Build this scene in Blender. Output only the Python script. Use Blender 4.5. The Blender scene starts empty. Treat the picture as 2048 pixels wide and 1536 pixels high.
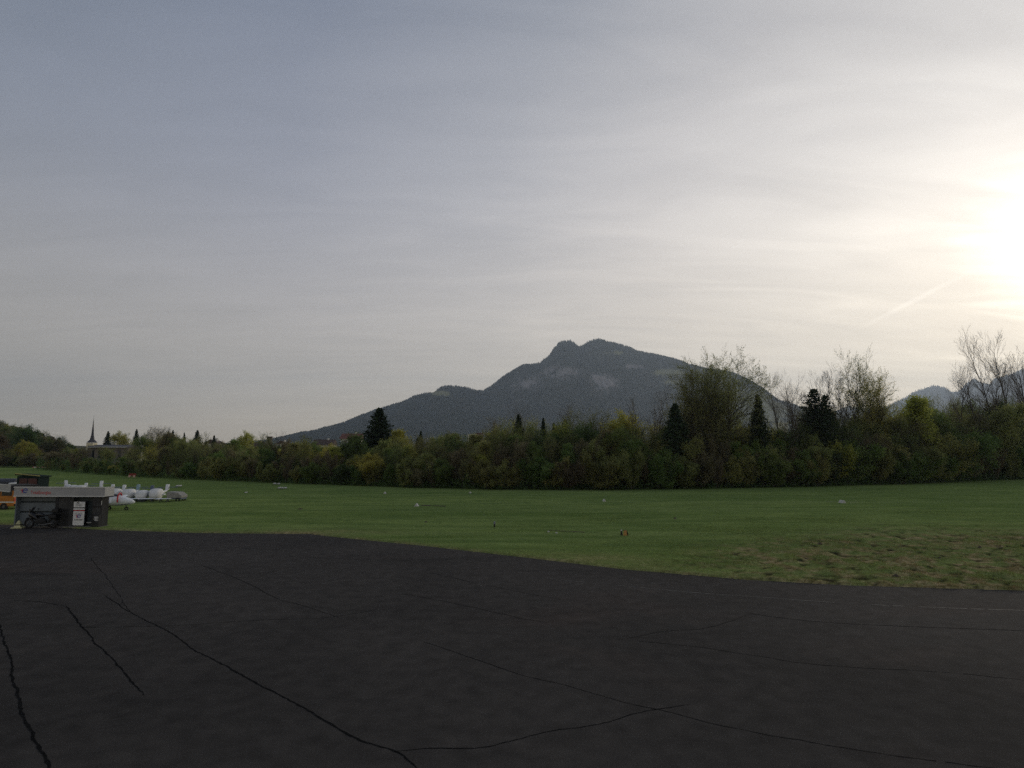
import bpy, math, random
import numpy as np
from mathutils import Vector, Matrix, Euler

R = math.radians
sc = bpy.context.scene
C = sc.collection

# ------------------------------------------------------------------ camera
F, CX, CY, HOR, CAMZ = 1250.0, 1024.0, 768.0, 900.0, 4.9
PITCH = math.atan((HOR - CY) / F)
cd = bpy.data.cameras.new('camera')
cd.sensor_width = 36.0
cd.lens = 36.0 * F / 2048.0
cd.clip_start = 0.1
cd.clip_end = 60000
cam = bpy.data.objects.new('camera', cd)
C.objects.link(cam)
cam.location = (0, 0, CAMZ)
cam.rotation_euler = (math.pi / 2 + PITCH, 0, 0)
sc.camera = cam
SP, CP = math.sin(PITCH), math.cos(PITCH)

def ray(u, v):
    dx, dz = (u - CX) / F, (CY - v) / F
    return Vector((dx, CP - dz * SP, SP + dz * CP))
def ground(u, v, z=0.0):
    d = ray(u, v); t = (z - CAMZ) / d.z
    return Vector((d.x * t, d.y * t, z))
def at(u, v, D):
    d = ray(u, v); t = D / d.y
    return Vector((d.x * t, D, CAMZ + d.z * t))

# ------------------------------------------------------------------ light
sun_dir = ray(2160, 540).normalized()
SUN_EL = math.asin(sun_dir.z); SUN_AZ = math.atan2(sun_dir.x, sun_dir.y)
sc.view_settings.view_transform = 'Standard'
sc.view_settings.look = 'None'
sc.view_settings.exposure = 0.0
sc.view_settings.gamma = 1.0
sc.view_settings.use_curve_mapping = False
sc.render.engine = 'CYCLES'
sc.cycles.use_denoising = False
sc.cycles.max_bounces = 6
sc.cycles.diffuse_bounces = 4
sc.cycles.transparent_max_bounces = 8
sc.cycles.volume_bounces = 0
sc.cycles.sample_clamp_indirect = 4.0

world = bpy.data.worlds.new('World'); sc.world = world; world.use_nodes = True
wt = world.node_tree; wt.nodes.clear()
def wn(t, **k):
    n = wt.nodes.new(t)
    for a, b in k.items(): setattr(n, a, b)
    return n
def wm(op, a, b=None, c=None, clamp=False):
    n = wn('ShaderNodeMath', operation=op, use_clamp=clamp)
    for i, x in enumerate((a, b, c)):
        if x is None: continue
        if isinstance(x, (int, float)): n.inputs[i].default_value = x
        else: wt.links.new(x, n.inputs[i])
    return n.outputs[0]
def wmix(f, a, b, blend='MIX'):
    n = wn('ShaderNodeMix', data_type='RGBA', blend_type=blend); n.clamp_result = False
    for i, x in ((0, f), (6, a), (7, b)):
        if isinstance(x, (int, float)): n.inputs[i].default_value = x
        elif isinstance(x, tuple): n.inputs[i].default_value = (*x, 1)
        else: wt.links.new(x, n.inputs[i])
    return n.outputs[2]
def wramp(fac, stops, interp='B_SPLINE'):
    n = wn('ShaderNodeValToRGB'); n.color_ramp.interpolation = interp
    el = n.color_ramp.elements
    for i, (p, c) in enumerate(stops):
        e = el[i] if i < 2 else el.new(p)
        e.position = p; e.color = (*c, 1)
    wt.links.new(fac, n.inputs[0]); return n.outputs[0]
tc = wn('ShaderNodeTexCoord')
sky = wn('ShaderNodeTexSky', sky_type='NISHITA'); sky.sun_disc = False
sky.sun_elevation = SUN_EL; sky.sun_rotation = SUN_AZ; sky.altitude = 700
sky.air_density = 1.0; sky.dust_density = 2.0
bg1 = wn('ShaderNodeBackground'); wt.links.new(sky.outputs[0], bg1.inputs[0]); bg1.inputs[1].default_value = 0.05
nrm = wn('ShaderNodeVectorMath', operation='NORMALIZE'); wt.links.new(tc.outputs['Generated'], nrm.inputs[0])
dot = wn('ShaderNodeVectorMath', operation='DOT_PRODUCT'); wt.links.new(nrm.outputs[0], dot.inputs[0]); dot.inputs[1].default_value = sun_dir
ang = wm('DIVIDE', wm('ARCCOSINE', dot.outputs['Value']), math.pi)      # 0 at the sun, 1 opposite
sep = wn('ShaderNodeSeparateXYZ'); wt.links.new(nrm.outputs[0], sep.inputs[0])
# cirrus: coordinates on a high flat layer, streaked
den = wm('ADD', wm('MAXIMUM', sep.outputs[2], 0.0), 0.13)
px = wm('DIVIDE', sep.outputs[0], den); py = wm('DIVIDE', sep.outputs[1], den)
cmb = wn('ShaderNodeCombineXYZ'); wt.links.new(px, cmb.inputs[0]); wt.links.new(py, cmb.inputs[1])
mp = wn('ShaderNodeMapping'); mp.inputs['Rotation'].default_value = (0, 0, R(32)); mp.inputs['Scale'].default_value = (0.45, 1.5, 1)
wt.links.new(cmb.outputs[0], mp.inputs[0])
n1 = wn('ShaderNodeTexNoise'); n1.inputs['Scale'].default_value = 1.3; n1.inputs['Detail'].default_value = 6; n1.inputs['Distortion'].default_value = 0.5
wt.links.new(mp.outputs[0], n1.inputs[0])
mp2 = wn('ShaderNodeMapping'); mp2.inputs['Rotation'].default_value = (0, 0, R(-20)); mp2.inputs['Scale'].default_value = (0.5, 0.9, 1)
wt.links.new(cmb.outputs[0], mp2.inputs[0])
n2 = wn('ShaderNodeTexNoise'); n2.inputs['Scale'].default_value = 0.7; n2.inputs['Detail'].default_value = 3
wt.links.new(mp2.outputs[0], n2.inputs[0])
ci = wm('ADD', wm('MULTIPLY', wm('SUBTRACT', n1.outputs[0], 0.5), 0.5), wm('MULTIPLY', wm('SUBTRACT', n2.outputs[0], 0.5), 0.5))
# the veil thickens the glow a little where it is dense
mp3 = wn('ShaderNodeMapping'); mp3.inputs['Rotation'].default_value = (0, 0, R(-38)); mp3.inputs['Scale'].default_value = (0.55, 1.7, 1)
wt.links.new(cmb.outputs[0], mp3.inputs[0])
n3 = wn('ShaderNodeTexNoise'); n3.inputs['Scale'].default_value = 2.2; n3.inputs['Detail'].default_value = 5; n3.inputs['Distortion'].default_value = 1.6
wt.links.new(mp3.outputs[0], n3.inputs[0])
ci2 = wm('ADD', wm('MULTIPLY', ci, 0.9), wm('MULTIPLY', wm('SUBTRACT', n3.outputs[0], 0.5), 0.40))
ang2 = wm('SUBTRACT', ang, wm('MULTIPLY', ci2, 0.115))
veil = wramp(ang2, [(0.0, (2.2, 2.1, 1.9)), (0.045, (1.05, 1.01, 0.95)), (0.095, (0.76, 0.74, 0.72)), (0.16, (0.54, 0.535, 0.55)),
                    (0.24, (0.33, 0.355, 0.415)), (0.34, (0.205, 0.245, 0.335)), (0.45, (0.16, 0.205, 0.29)), (0.6, (0.25, 0.28, 0.335)), (1.0, (0.33, 0.35, 0.39))], 'LINEAR')  # sky opposite the sun, out of view, raised to light the tree belt
# warm low air
hz = wm('SUBTRACT', 1.0, wm('MULTIPLY', wm('MAXIMUM', sep.outputs[2], 0.0), 2.2), clamp=True)
hz = wm('POWER', hz, 2.0)
warm = wmix(wm('MULTIPLY', hz, 0.9), veil, wmix(1.0, veil, (1.12, 1.02, 0.80), 'MULTIPLY'))
fill = wmix(wm('MULTIPLY', hz, 0.55), (0, 0, 0), (0.76, 0.53, 0.15))
lowf = wm('MULTIPLY', wm('SUBTRACT', 1.0, wm('MULTIPLY', wm('MAXIMUM', sep.outputs[2], 0.0), 1.5), clamp=True), wm('MAXIMUM', wm('SUBTRACT', 1.0, wm('MULTIPLY', ang, 1.25)), 0.38))
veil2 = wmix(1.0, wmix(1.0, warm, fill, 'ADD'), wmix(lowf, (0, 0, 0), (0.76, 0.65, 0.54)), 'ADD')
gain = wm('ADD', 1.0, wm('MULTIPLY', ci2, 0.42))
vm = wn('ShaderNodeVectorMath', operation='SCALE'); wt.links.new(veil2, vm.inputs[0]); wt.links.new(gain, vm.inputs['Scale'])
# one long thin contrail below the sun glow: a great-circle streak
pa, pb = ray(1745, 642).normalized(), ray(1905, 560).normalized()
nn = pa.cross(pb).normalized(); mid = (pa + pb).normalized()
d1 = wn('ShaderNodeVectorMath', operation='DOT_PRODUCT'); wt.links.new(nrm.outputs[0], d1.inputs[0]); d1.inputs[1].default_value = nn
d2 = wn('ShaderNodeVectorMath', operation='DOT_PRODUCT'); wt.links.new(nrm.outputs[0], d2.inputs[0]); d2.inputs[1].default_value = mid
st = wm('SUBTRACT', 1.0, wm('DIVIDE', wm('ABSOLUTE', wm('ADD', d1.outputs['Value'], wm('MULTIPLY', ci, 0.012))), 0.0045), clamp=True)
al = wm('SUBTRACT', 1.0, wm('DIVIDE', wm('ARCCOSINE', d2.outputs['Value']), 0.085), clamp=True)
stk = wm('MULTIPLY', wm('MULTIPLY', st, al), 0.22)
vm2 = wmix(1.0, vm.outputs[0], wmix(stk, (0, 0, 0), (1, 0.98, 0.92)), 'ADD')
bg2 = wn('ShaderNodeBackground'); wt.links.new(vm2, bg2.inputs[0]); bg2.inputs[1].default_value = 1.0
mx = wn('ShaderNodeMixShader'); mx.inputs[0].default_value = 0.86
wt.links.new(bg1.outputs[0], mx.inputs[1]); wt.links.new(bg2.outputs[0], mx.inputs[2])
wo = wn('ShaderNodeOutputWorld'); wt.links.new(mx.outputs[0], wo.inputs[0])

sl = bpy.data.lights.new('sun', 'SUN'); sl.energy = 1.5; sl.angle = R(10); sl.color = (1, 0.88, 0.70)
so = bpy.data.objects.new('sun', sl); C.objects.link(so)
so.rotation_euler = sun_dir.to_track_quat('Z', 'Y').to_euler()

# ------------------------------------------------------------------ helpers
rng = np.random.default_rng(7); rnd = random.Random(7)

def mat(name, col, rough=0.8, var=None, scale=3.0, detail=5, bump=0.0, bscale=None, metal=0.0, spec=0.3, stretch=(1, 1, 1), hue=0.0):
    m = bpy.data.materials.new(name); m.use_nodes = True
    t = m.node_tree; b = t.nodes['Principled BSDF']
    b.inputs['Roughness'].default_value = rough; b.inputs['Metallic'].default_value = metal
    b.inputs['Specular IOR Level'].default_value = spec
    b.inputs['Base Color'].default_value = (*col, 1)
    tcn = t.nodes.new('ShaderNodeTexCoord'); mpn = t.nodes.new('ShaderNodeMapping'); mpn.inputs['Scale'].default_value = stretch
    t.links.new(tcn.outputs['Object'], mpn.inputs[0])
    if var is None: var = tuple(c * 0.7 for c in col)
    n = t.nodes.new('ShaderNodeTexNoise'); n.inputs['Scale'].default_value = scale; n.inputs['Detail'].default_value = detail
    t.links.new(mpn.outputs[0], n.inputs[0])
    r = t.nodes.new('ShaderNodeValToRGB'); r.color_ramp.elements[0].position = 0.35; r.color_ramp.elements[1].position = 0.68
    r.color_ramp.elements[0].color = (*var, 1); r.color_ramp.elements[1].color = (*col, 1)
    t.links.new(n.outputs[0], r.inputs[0]); t.links.new(r.outputs[0], b.inputs['Base Color'])
    if bump:
        n2 = t.nodes.new('ShaderNodeTexNoise'); n2.inputs['Scale'].default_value = bscale or scale * 6; n2.inputs['Detail'].default_value = 4
        t.links.new(mpn.outputs[0], n2.inputs[0])
        bp = t.nodes.new('ShaderNodeBump'); bp.inputs['Strength'].default_value = bump; bp.inputs['Distance'].default_value = 0.05
        t.links.new(n2.outputs[0], bp.inputs['Height']); t.links.new(bp.outputs[0], b.inputs['Normal'])
    return m

def leafmat(name, a, b_, trans=0.35, scale=0.9):
    """leaf: diffuse + translucent, colour drifting between twigs and from tree to tree"""
    m = bpy.data.materials.new(name); m.use_nodes = True
    t = m.node_tree; t.nodes.clear()
    o = t.nodes.new('ShaderNodeOutputMaterial'); d = t.nodes.new('ShaderNodeBsdfDiffuse'); tr = t.nodes.new('ShaderNodeBsdfTranslucent')
    mxs = t.nodes.new('ShaderNodeMixShader'); mxs.inputs[0].default_value = trans
    tcn = t.nodes.new('ShaderNodeTexCoord'); n = t.nodes.new('ShaderNodeTexNoise'); n.inputs['Scale'].default_value = scale; n.inputs['Detail'].default_value = 4
    t.links.new(tcn.outputs['Object'], n.inputs[0])
    r = t.nodes.new('ShaderNodeValToRGB'); r.color_ramp.elements[0].position = 0.35; r.color_ramp.elements[1].position = 0.65
    r.color_ramp.elements[0].color = (*a, 1); r.color_ramp.elements[1].color = (*b_, 1)
    t.links.new(n.outputs[0], r.inputs[0])
    oi = t.nodes.new('ShaderNodeObjectInfo')
    h = t.nodes.new('ShaderNodeHueSaturation')
    mr = t.nodes.new('ShaderNodeMapRange'); mr.inputs['To Min'].default_value = 0.8; mr.inputs['To Max'].default_value = 1.2
    t.links.new(oi.outputs['Random'], mr.inputs[0]); t.links.new(mr.outputs[0], h.inputs['Value'])
    mr2 = t.nodes.new('ShaderNodeMapRange'); mr2.inputs['To Min'].default_value = 0.49; mr2.inputs['To Max'].default_value = 0.53
    ml = t.nodes.new('ShaderNodeMath'); ml.operation = 'FRACT'; ml2 = t.nodes.new('ShaderNodeMath'); ml2.operation = 'MULTIPLY'; ml2.inputs[1].default_value = 7.3
    t.links.new(oi.outputs['Random'], ml2.inputs[0]); t.links.new(ml2.outputs[0], ml.inputs[0]); t.links.new(ml.outputs[0], mr2.inputs[0]); t.links.new(mr2.outputs[0], h.inputs['Hue'])
    t.links.new(r.outputs[0], h.inputs['Color'])
    t.links.new(h.outputs[0], d.inputs[0]); t.links.new(h.outputs[0], tr.inputs[0])
    t.links.new(d.outputs[0], mxs.inputs[1]); t.links.new(tr.outputs[0], mxs.inputs[2]); t.links.new(mxs.outputs[0], o.inputs[0])
    return m

def npmesh(name, V, Fc, material=None, smooth=False):
    me = bpy.data.meshes.new(name)
    V = np.asarray(V, dtype=np.float32); Fc = np.asarray(Fc, dtype=np.int32)
    n, k = Fc.shape
    me.vertices.add(len(V)); me.vertices.foreach_set('co', V.ravel())
    me.loops.add(n * k); me.loops.foreach_set('vertex_index', Fc.ravel())
    me.polygons.add(n); me.polygons.foreach_set('loop_start', np.arange(0, n * k, k, dtype=np.int32))
    me.update(calc_edges=True)
    if smooth: me.polygons.foreach_set('use_smooth', np.ones(n, dtype=bool))
    if material: me.materials.append(material)
    return me

def link(name, data, parent=None, loc=None):
    o = bpy.data.objects.new(name, data); C.objects.link(o)
    if parent is not None: o.parent = parent
    if loc is not None: o.location = loc
    return o
def tag(o, label=None, cat=None, group=None, kind=None):
    if label: o['label'] = label
    if cat: o['category'] = cat
    if group: o['group'] = group
    if kind: o['kind'] = kind
    return o
def empty(name, loc, rz=0, **k):
    o = link(name, None, None, loc); o.rotation_euler = (0, 0, rz); return tag(o, **k)

class MB:
    """collects boxes, prisms, tubes and lofts; builds ONE mesh object"""
    def __init__(s): s.v = []; s.f = []
    def add(s, vs, fs):
        b = len(s.v); s.v += [tuple(x) for x in vs]; s.f += [tuple(i + b for i in f) for f in fs]; return s
    def box(s, x0, x1, y0, y1, z0, z1):
        return s.add([(x0, y0, z0), (x1, y0, z0), (x1, y1, z0), (x0, y1, z0), (x0, y0, z1), (x1, y0, z1), (x1, y1, z1), (x0, y1, z1)],
                     [(0, 3, 2, 1), (4, 5, 6, 7), (0, 1, 5, 4), (1, 2, 6, 5), (2, 3, 7, 6), (3, 0, 4, 7)])
    def loft(s, rings, cap=True):
        n = len(rings[0]); vs = [p for r in rings for p in r]; fs = []
        for i in range(len(rings) - 1):
            for j in range(n):
                a, b = i * n + j, i * n + (j + 1) % n
                fs.append((a, b, b + n, a + n))
        if cap: fs += [tuple(range(n))[::-1], tuple(range((len(rings) - 1) * n, len(rings) * n))]
        return s.add(vs, fs)
    def tube(s, pts, r, n=8):
        pts = [Vector(p) for p in pts]; rs = r if isinstance(r, (list, tuple)) else [r] * len(pts); rings = []
        for i, p in enumerate(pts):
            d = (pts[min(i + 1, len(pts) - 1)] - pts[max(i - 1, 0)]).normalized()
            a = d.cross(Vector((0, 0, 1)) if abs(d.z) < .9 else Vector((1, 0, 0))).normalized(); b = d.cross(a)
            rings.append([p + (a * math.cos(2 * math.pi * k / n) + b * math.sin(2 * math.pi * k / n)) * rs[i] for k in range(n)])
        return s.loft(rings)
    def ell(s, secs, n=12, sup=1.0):
        """secs: (x, cy, cz, ry, rz) elliptical sections along x"""
        return s.loft([[(x, cy + ry * math.copysign(abs(math.cos(t)) ** sup, math.cos(t)), cz + rz * math.copysign(abs(math.sin(t)) ** sup, math.sin(t)))
                        for t in [2 * math.pi * k / n for k in range(n)]] for x, cy, cz, ry, rz in secs])
    def prism(s, poly, axis, a0, a1):
        def P(p, a): return {'x': (a, p[0], p[1]), 'y': (p[0], a, p[1]), 'z': (p[0], p[1], a)}[axis]
        return s.loft([[P(p, a0) for p in poly], [P(p, a1) for p in poly]])
    def torus(s, c, R_, r, axis='y', n=18, m=8):
        vs = []; fs = []
        for i in range(n):
            for j in range(m):
                A, B = 2 * math.pi * i / n, 2 * math.pi * j / m
                q = (R_ + r * math.cos(B)); x, z, y = q * math.cos(A), q * math.sin(A), r * math.sin(B)
                vs.append((c[0] + x, c[1] + y, c[2] + z) if axis == 'y' else (c[0] + y, c[1] + x, c[2] + z))
                fs.append((i * m + j, ((i + 1) % n) * m + j, ((i + 1) % n) * m + (j + 1) % m, i * m + (j + 1) % m))
        return s.add(vs, fs)
    def build(s, name, m, parent=None, smooth=False, bevel=0.0, label=None):
        me = bpy.data.meshes.new(name); me.from_pydata(s.v, [], s.f); me.update()
        if smooth: me.polygons.foreach_set('use_smooth', [True] * len(me.polygons))
        me.materials.append(m); o = link(name, me, parent)
        if bevel:
            b = o.modifiers.new('bevel', 'BEVEL'); b.width = bevel; b.segments = 2; b.limit_method = 'ANGLE'
        if label: o['label'] = label
        return o

def hash2(ix, iy, seed):
    h = (ix.astype(np.int64) * 374761393 + iy.astype(np.int64) * 668265263 + seed * 1442695041) & 0x7fffffff
    h = ((h ^ (h >> 13)) * 1274126177) & 0x7fffffff
    return ((h ^ (h >> 16)) & 0xffff) / 65535.0
def vnoise(x, y, seed=0):
    ix, iy = np.floor(x), np.floor(y); fx, fy = x - ix, y - iy
    fx = fx * fx * (3 - 2 * fx); fy = fy * fy * (3 - 2 * fy)
    a, b, c, d = hash2(ix, iy, seed), hash2(ix + 1, iy, seed), hash2(ix, iy + 1, seed), hash2(ix + 1, iy + 1, seed)
    return (a + (b - a) * fx) * (1 - fy) + (c + (d - c) * fx) * fy
def fbm(x, y, oct=4, seed=0):
    s = 0; a = 0.5; t = 0
    for o in range(oct):
        s = s + a * vnoise(x * 2 ** o, y * 2 ** o, seed + o); t += a; a *= 0.5
    return s / t

def attr(me, name, vals):
    a = me.attributes.new(name, 'FLOAT', 'POINT'); a.data.foreach_set('value', np.asarray(vals, dtype=np.float32).ravel())

# ------------------------------------------------------------------ ground
def grass_material(name, near=True):
    m = bpy.data.materials.new(name); m.use_nodes = True
    t = m.node_tree; b = t.nodes['Principled BSDF']; b.inputs['Roughness'].default_value = 1.0; b.inputs['Specular IOR Level'].default_value = 0.0
    L = t.links.new
    tcn = t.nodes.new('ShaderNodeTexCoord')
    def noise(scale, stretch=(1, 1, 1), det=5, rot=0):
        mpn = t.nodes.new('ShaderNodeMapping'); mpn.inputs['Scale'].default_value = stretch; mpn.inputs['Rotation'].default_value = (0, 0, rot)
        L(tcn.outputs['Object'], mpn.inputs[0])
        n = t.nodes.new('ShaderNodeTexNoise'); n.inputs['Scale'].default_value = scale; n.inputs['Detail'].default_value = det
        L(mpn.outputs[0], n.inputs[0]); return n.outputs[0]
    def ramp(x, p0, c0, p1, c1):
        r = t.nodes.new('ShaderNodeValToRGB'); e = r.color_ramp.elements
        e[0].position = p0; e[0].color = (*c0, 1); e[1].position = p1; e[1].color = (*c1, 1); L(x, r.inputs[0]); return r.outputs[0]
    def mix(f, a, c, bl='MIX'):
        n = t.nodes.new('ShaderNodeMix'); n.data_type = 'RGBA'; n.blend_type = bl
        for i, x in ((0, f), (6, a), (7, c)):
            if isinstance(x, (int, float)): n.inputs[i].default_value = x
            elif isinstance(x, tuple): n.inputs[i].default_value = (*x, 1)
            else: L(x, n.inputs[i])
        return n.outputs[2]
    big = ramp(noise(0.05, (0.5, 1.3, 1), 4, R(8)), 0.35, (0.105, 0.158, 0.045), 0.68, (0.165, 0.222, 0.066))
    # mowing passes run along the strip
    st = noise(0.22, (0.05, 2.4, 1), 3, R(-6))
    c = mix(ramp(st, 0.38, (0, 0, 0), 0.62, (0.5, 0.5, 0.5)), big, (0.175, 0.225, 0.085))
    sp = ramp(noise(1.1, (1, 1, 1), 6), 0.56, (0, 0, 0), 0.72, (0.55, 0.55, 0.55))
    c = mix(sp, c, (0.070, 0.115, 0.036))
    c = mix(1.0, c, ramp(noise(0.5, (0.35, 1.5, 1), 6), 0.34, (0.80, 0.84, 0.80), 0.70, (1.26, 1.20, 1.18)), 'MULTIPLY')
    fine = ramp(noise(14, (1, 1, 1), 4), 0.3, (0.62, 0.62, 0.62), 0.75, (1.45, 1.45, 1.45))
    c = mix(1.0, c, fine, 'MULTIPLY')
    if near:
        a = t.nodes.new('ShaderNodeAttribute'); a.attribute_name = 'dry'
        md = t.nodes.new('ShaderNodeMath'); md.operation = 'MULTIPLY'; md.use_clamp = True
        L(a.outputs['Fac'], md.inputs[0]); md.inputs[1].default_value = 1.0
        c = mix(md.outputs[0], c, ramp(noise(3.5, (1, 1, 1), 5), 0.35, (0.14, 0.12, 0.05), 0.65, (0.38, 0.30, 0.165)))
    if near:
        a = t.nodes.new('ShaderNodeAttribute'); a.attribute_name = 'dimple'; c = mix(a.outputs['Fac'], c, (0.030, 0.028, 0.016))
    L(c, b.inputs['Base Color'])
    bp = t.nodes.new('ShaderNodeBump'); bp.inputs['Strength'].default_value = 0.8; bp.inputs['Distance'].default_value = 0.06
    L(noise(9, (1, 1, 1), 6), bp.inputs['Height']); L(bp.outputs[0], b.inputs['Normal'])
    return m

GR = 11500
gv = [(-GR, -600, -0.12), (GR, -600, -0.12), (GR, GR, -0.12), (-GR, GR, -0.12)]
g = MB().add(gv, [(0, 1, 2, 3)]).build('ground', grass_material('far grass', False)); tag(g, kind='structure')

# apron edge in ground coordinates
edge_px = [(-260, 1044), (0, 1049), (215, 1060), (400, 1066), (620, 1068), (660, 1073), (850, 1092), (1050, 1115), (1250, 1139), (1500, 1160), (1700, 1171), (2048, 1181), (2500, 1188)]
edge = [ground(u, v) for u, v in edge_px]
EX = np.array([p.x for p in edge]); EY = np.array([p.y for p in edge])
def edge_y(x): return np.interp(x, EX, EY)

# near field: displaced turf sheet, tussocky on the right
xs = np.arange(-75, 75.01, 0.2); ys = np.arange(17, 75.01, 0.2)
X, Y = np.meshgrid(xs, ys)
def dry_mask(X, Y):
    u = CX + F * X / Y; v = HOR + F * CAMZ / Y          # region described where it lies on the field
    m = 1 / (1 + np.exp(-(u - 1530 - 120 * np.sin(v / 23.0)) / 70)) * 1 / (1 + np.exp(-(v - 1062) / 8)) * 1 / (1 + np.exp(-(1166 - v + (u - 1500) * 0.02) / 8))
    m2 = np.exp(-((u - 1180) / 120) ** 2 - ((v - 1112 - (u - 1150) * 0.06) / 10) ** 2) * 0.8
    m3 = np.exp(-((u - 650) / 130) ** 2 - ((v - 1062) / 5) ** 2) * 0.7
    m = m * (0.25 + 1.0 * fbm(X * 0.35, Y * 0.35, 4, 3))
    return np.clip(m * 1.2, 0, 1), m2 + m3
d1_, d2_ = dry_mask(X, Y)
n_a = fbm(X * 1.6, Y * 1.6, 4, 11); n_b = fbm(X * 0.18, Y * 0.18, 3, 21)
tus = np.clip(fbm(X * 1.9, Y * 1.9, 3, 31) - 0.42, 0, 1)
edgefade = np.clip((75 - Y) / 8, 0, 1) * np.clip((75 - np.abs(X)) / 8, 0, 1)
Z = 0.012 + edgefade * (0.05 * (n_a - 0.5) + 0.12 * (n_b - 0.5) * np.clip((Y - edge_y(X)) / 3, 0, 1) + 0.045 + d1_ * (tus * 0.28 - 0.02))
# molehills / bare dimples seen in the photograph
ragged = 0.30 * (fbm(X * 0.9, Y * 0.9, 3, 5) - 0.5)
inside = Y < edge_y(X) + 0.08 + ragged
Z = np.where(inside, -0.06, Z)
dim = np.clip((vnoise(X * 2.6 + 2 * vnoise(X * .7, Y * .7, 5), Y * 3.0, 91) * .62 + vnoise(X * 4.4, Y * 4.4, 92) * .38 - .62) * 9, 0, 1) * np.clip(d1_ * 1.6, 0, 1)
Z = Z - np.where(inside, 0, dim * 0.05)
nyv, nxv = X.shape
idx = np.arange(nyv * nxv).reshape(nyv, nxv)
Fq = np.stack([idx[:-1, :-1], idx[:-1, 1:], idx[1:, 1:], idx[1:, :-1]], -1).reshape(-1, 4)
keep = ~(inside[:-1, :-1] & inside[1:, 1:] & inside[:-1, 1:] & inside[1:, :-1]).ravel()
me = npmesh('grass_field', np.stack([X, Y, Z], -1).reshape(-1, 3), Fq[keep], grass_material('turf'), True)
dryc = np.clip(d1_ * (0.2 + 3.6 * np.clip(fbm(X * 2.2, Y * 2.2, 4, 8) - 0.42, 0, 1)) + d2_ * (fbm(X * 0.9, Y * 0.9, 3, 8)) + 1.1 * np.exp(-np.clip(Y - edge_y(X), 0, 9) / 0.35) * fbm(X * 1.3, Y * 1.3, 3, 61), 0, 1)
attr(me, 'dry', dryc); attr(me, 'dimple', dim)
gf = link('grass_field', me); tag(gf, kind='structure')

# grass blades: geometry close to the camera, thinning with distance
NB = 330000
dd = 1 / rng.uniform(1 / 52.0, 1 / 19.5, NB); uu = rng.uniform(-150, 2200, NB)
bx = (uu - CX) / F * dd; by = dd
dimb = np.clip((vnoise(bx * 2.6 + 2 * vnoise(bx * .7, by * .7, 5), by * 3.0, 91) * .62 + vnoise(bx * 4.4, by * 4.4, 92) * .38 - .62) * 9, 0, 1) * np.clip(dry_mask(bx, by)[0] * 1.6, 0, 1)
okb = (dimb < .35) & (by > edge_y(bx) + 0.02 + 0.30 * (fbm(bx * 0.9, by * 0.9, 3, 5) - 0.5))
bx, by = bx[okb], by[okb]; nb = len(bx)
ma, mb_ = dry_mask(bx, by)
ta = np.clip(fbm(bx * 1.9, by * 1.9, 3, 31) - 0.42, 0, 1)
bz = 0.035 + 0.05 * (fbm(bx * 1.6, by * 1.6, 4, 11) - 0.5) + ma * (ta * 0.28 - 0.02)
hh = rng.uniform(0.03, 0.075, nb) * (1 + 1.2 * ma * (ta > 0.08)); ww = rng.uniform(0.006, 0.016, nb) * (by / 30); a = rng.uniform(0, 6.28, nb)
lean = rng.normal(0, 0.03, (nb, 2))
V = np.zeros((nb, 3, 3)); ca, sa = np.cos(a) * ww, np.sin(a) * ww
V[:, 0] = np.stack([bx - ca, by - sa, bz - 0.02], -1); V[:, 1] = np.stack([bx + ca, by + sa, bz - 0.02], -1)
V[:, 2] = np.stack([bx + lean[:, 0], by + lean[:, 1], bz + hh], -1)
def blade_material():
    m = leafmat('grass blade', (0.10, 0.15, 0.042), (0.19, 0.24, 0.07), 0.3, 0.6)
    t = m.node_tree; a_ = t.nodes.new('ShaderNodeAttribute'); a_.attribute_name = 'dry'
    h = [n for n in t.nodes if n.type == 'HUE_SAT'][0]
    mx_ = t.nodes.new('ShaderNodeMix'); mx_.data_type = 'RGBA'; mx_.inputs[7].default_value = (0.21, 0.165, 0.085, 1)
    src = h.inputs['Color'].links[0].from_socket; t.links.new(src, mx_.inputs[6]); t.links.new(a_.outputs['Fac'], mx_.inputs[0]); 
    for l in list(h.outputs[0].links):
        ts = l.to_socket; t.links.new(mx_.outputs[2], ts)
    return m
me = npmesh('grass', V.reshape(-1, 3), np.arange(nb * 3).reshape(-1, 3), blade_material())
dryb = np.clip(ma * (0.1 + 3.6 * np.clip(fbm(bx * 2.2, by * 2.2, 4, 8) - 0.42, 0, 1)) + mb_ * 0.7 * fbm(bx * .9, by * .9, 3, 8) + (rng.random(nb) < 0.05) * 0.6 + 1.0 * np.exp(-np.clip(by - edge_y(bx), 0, 9) / 0.35) * fbm(bx * 1.3, by * 1.3, 3, 61), 0, 1)
attr(me, 'dry', np.repeat(dryb, 3))
gb = link('grass', me); tag(gb, label='short green and straw coloured grass blades beside the asphalt', kind='stuff', cat='grass')

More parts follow.
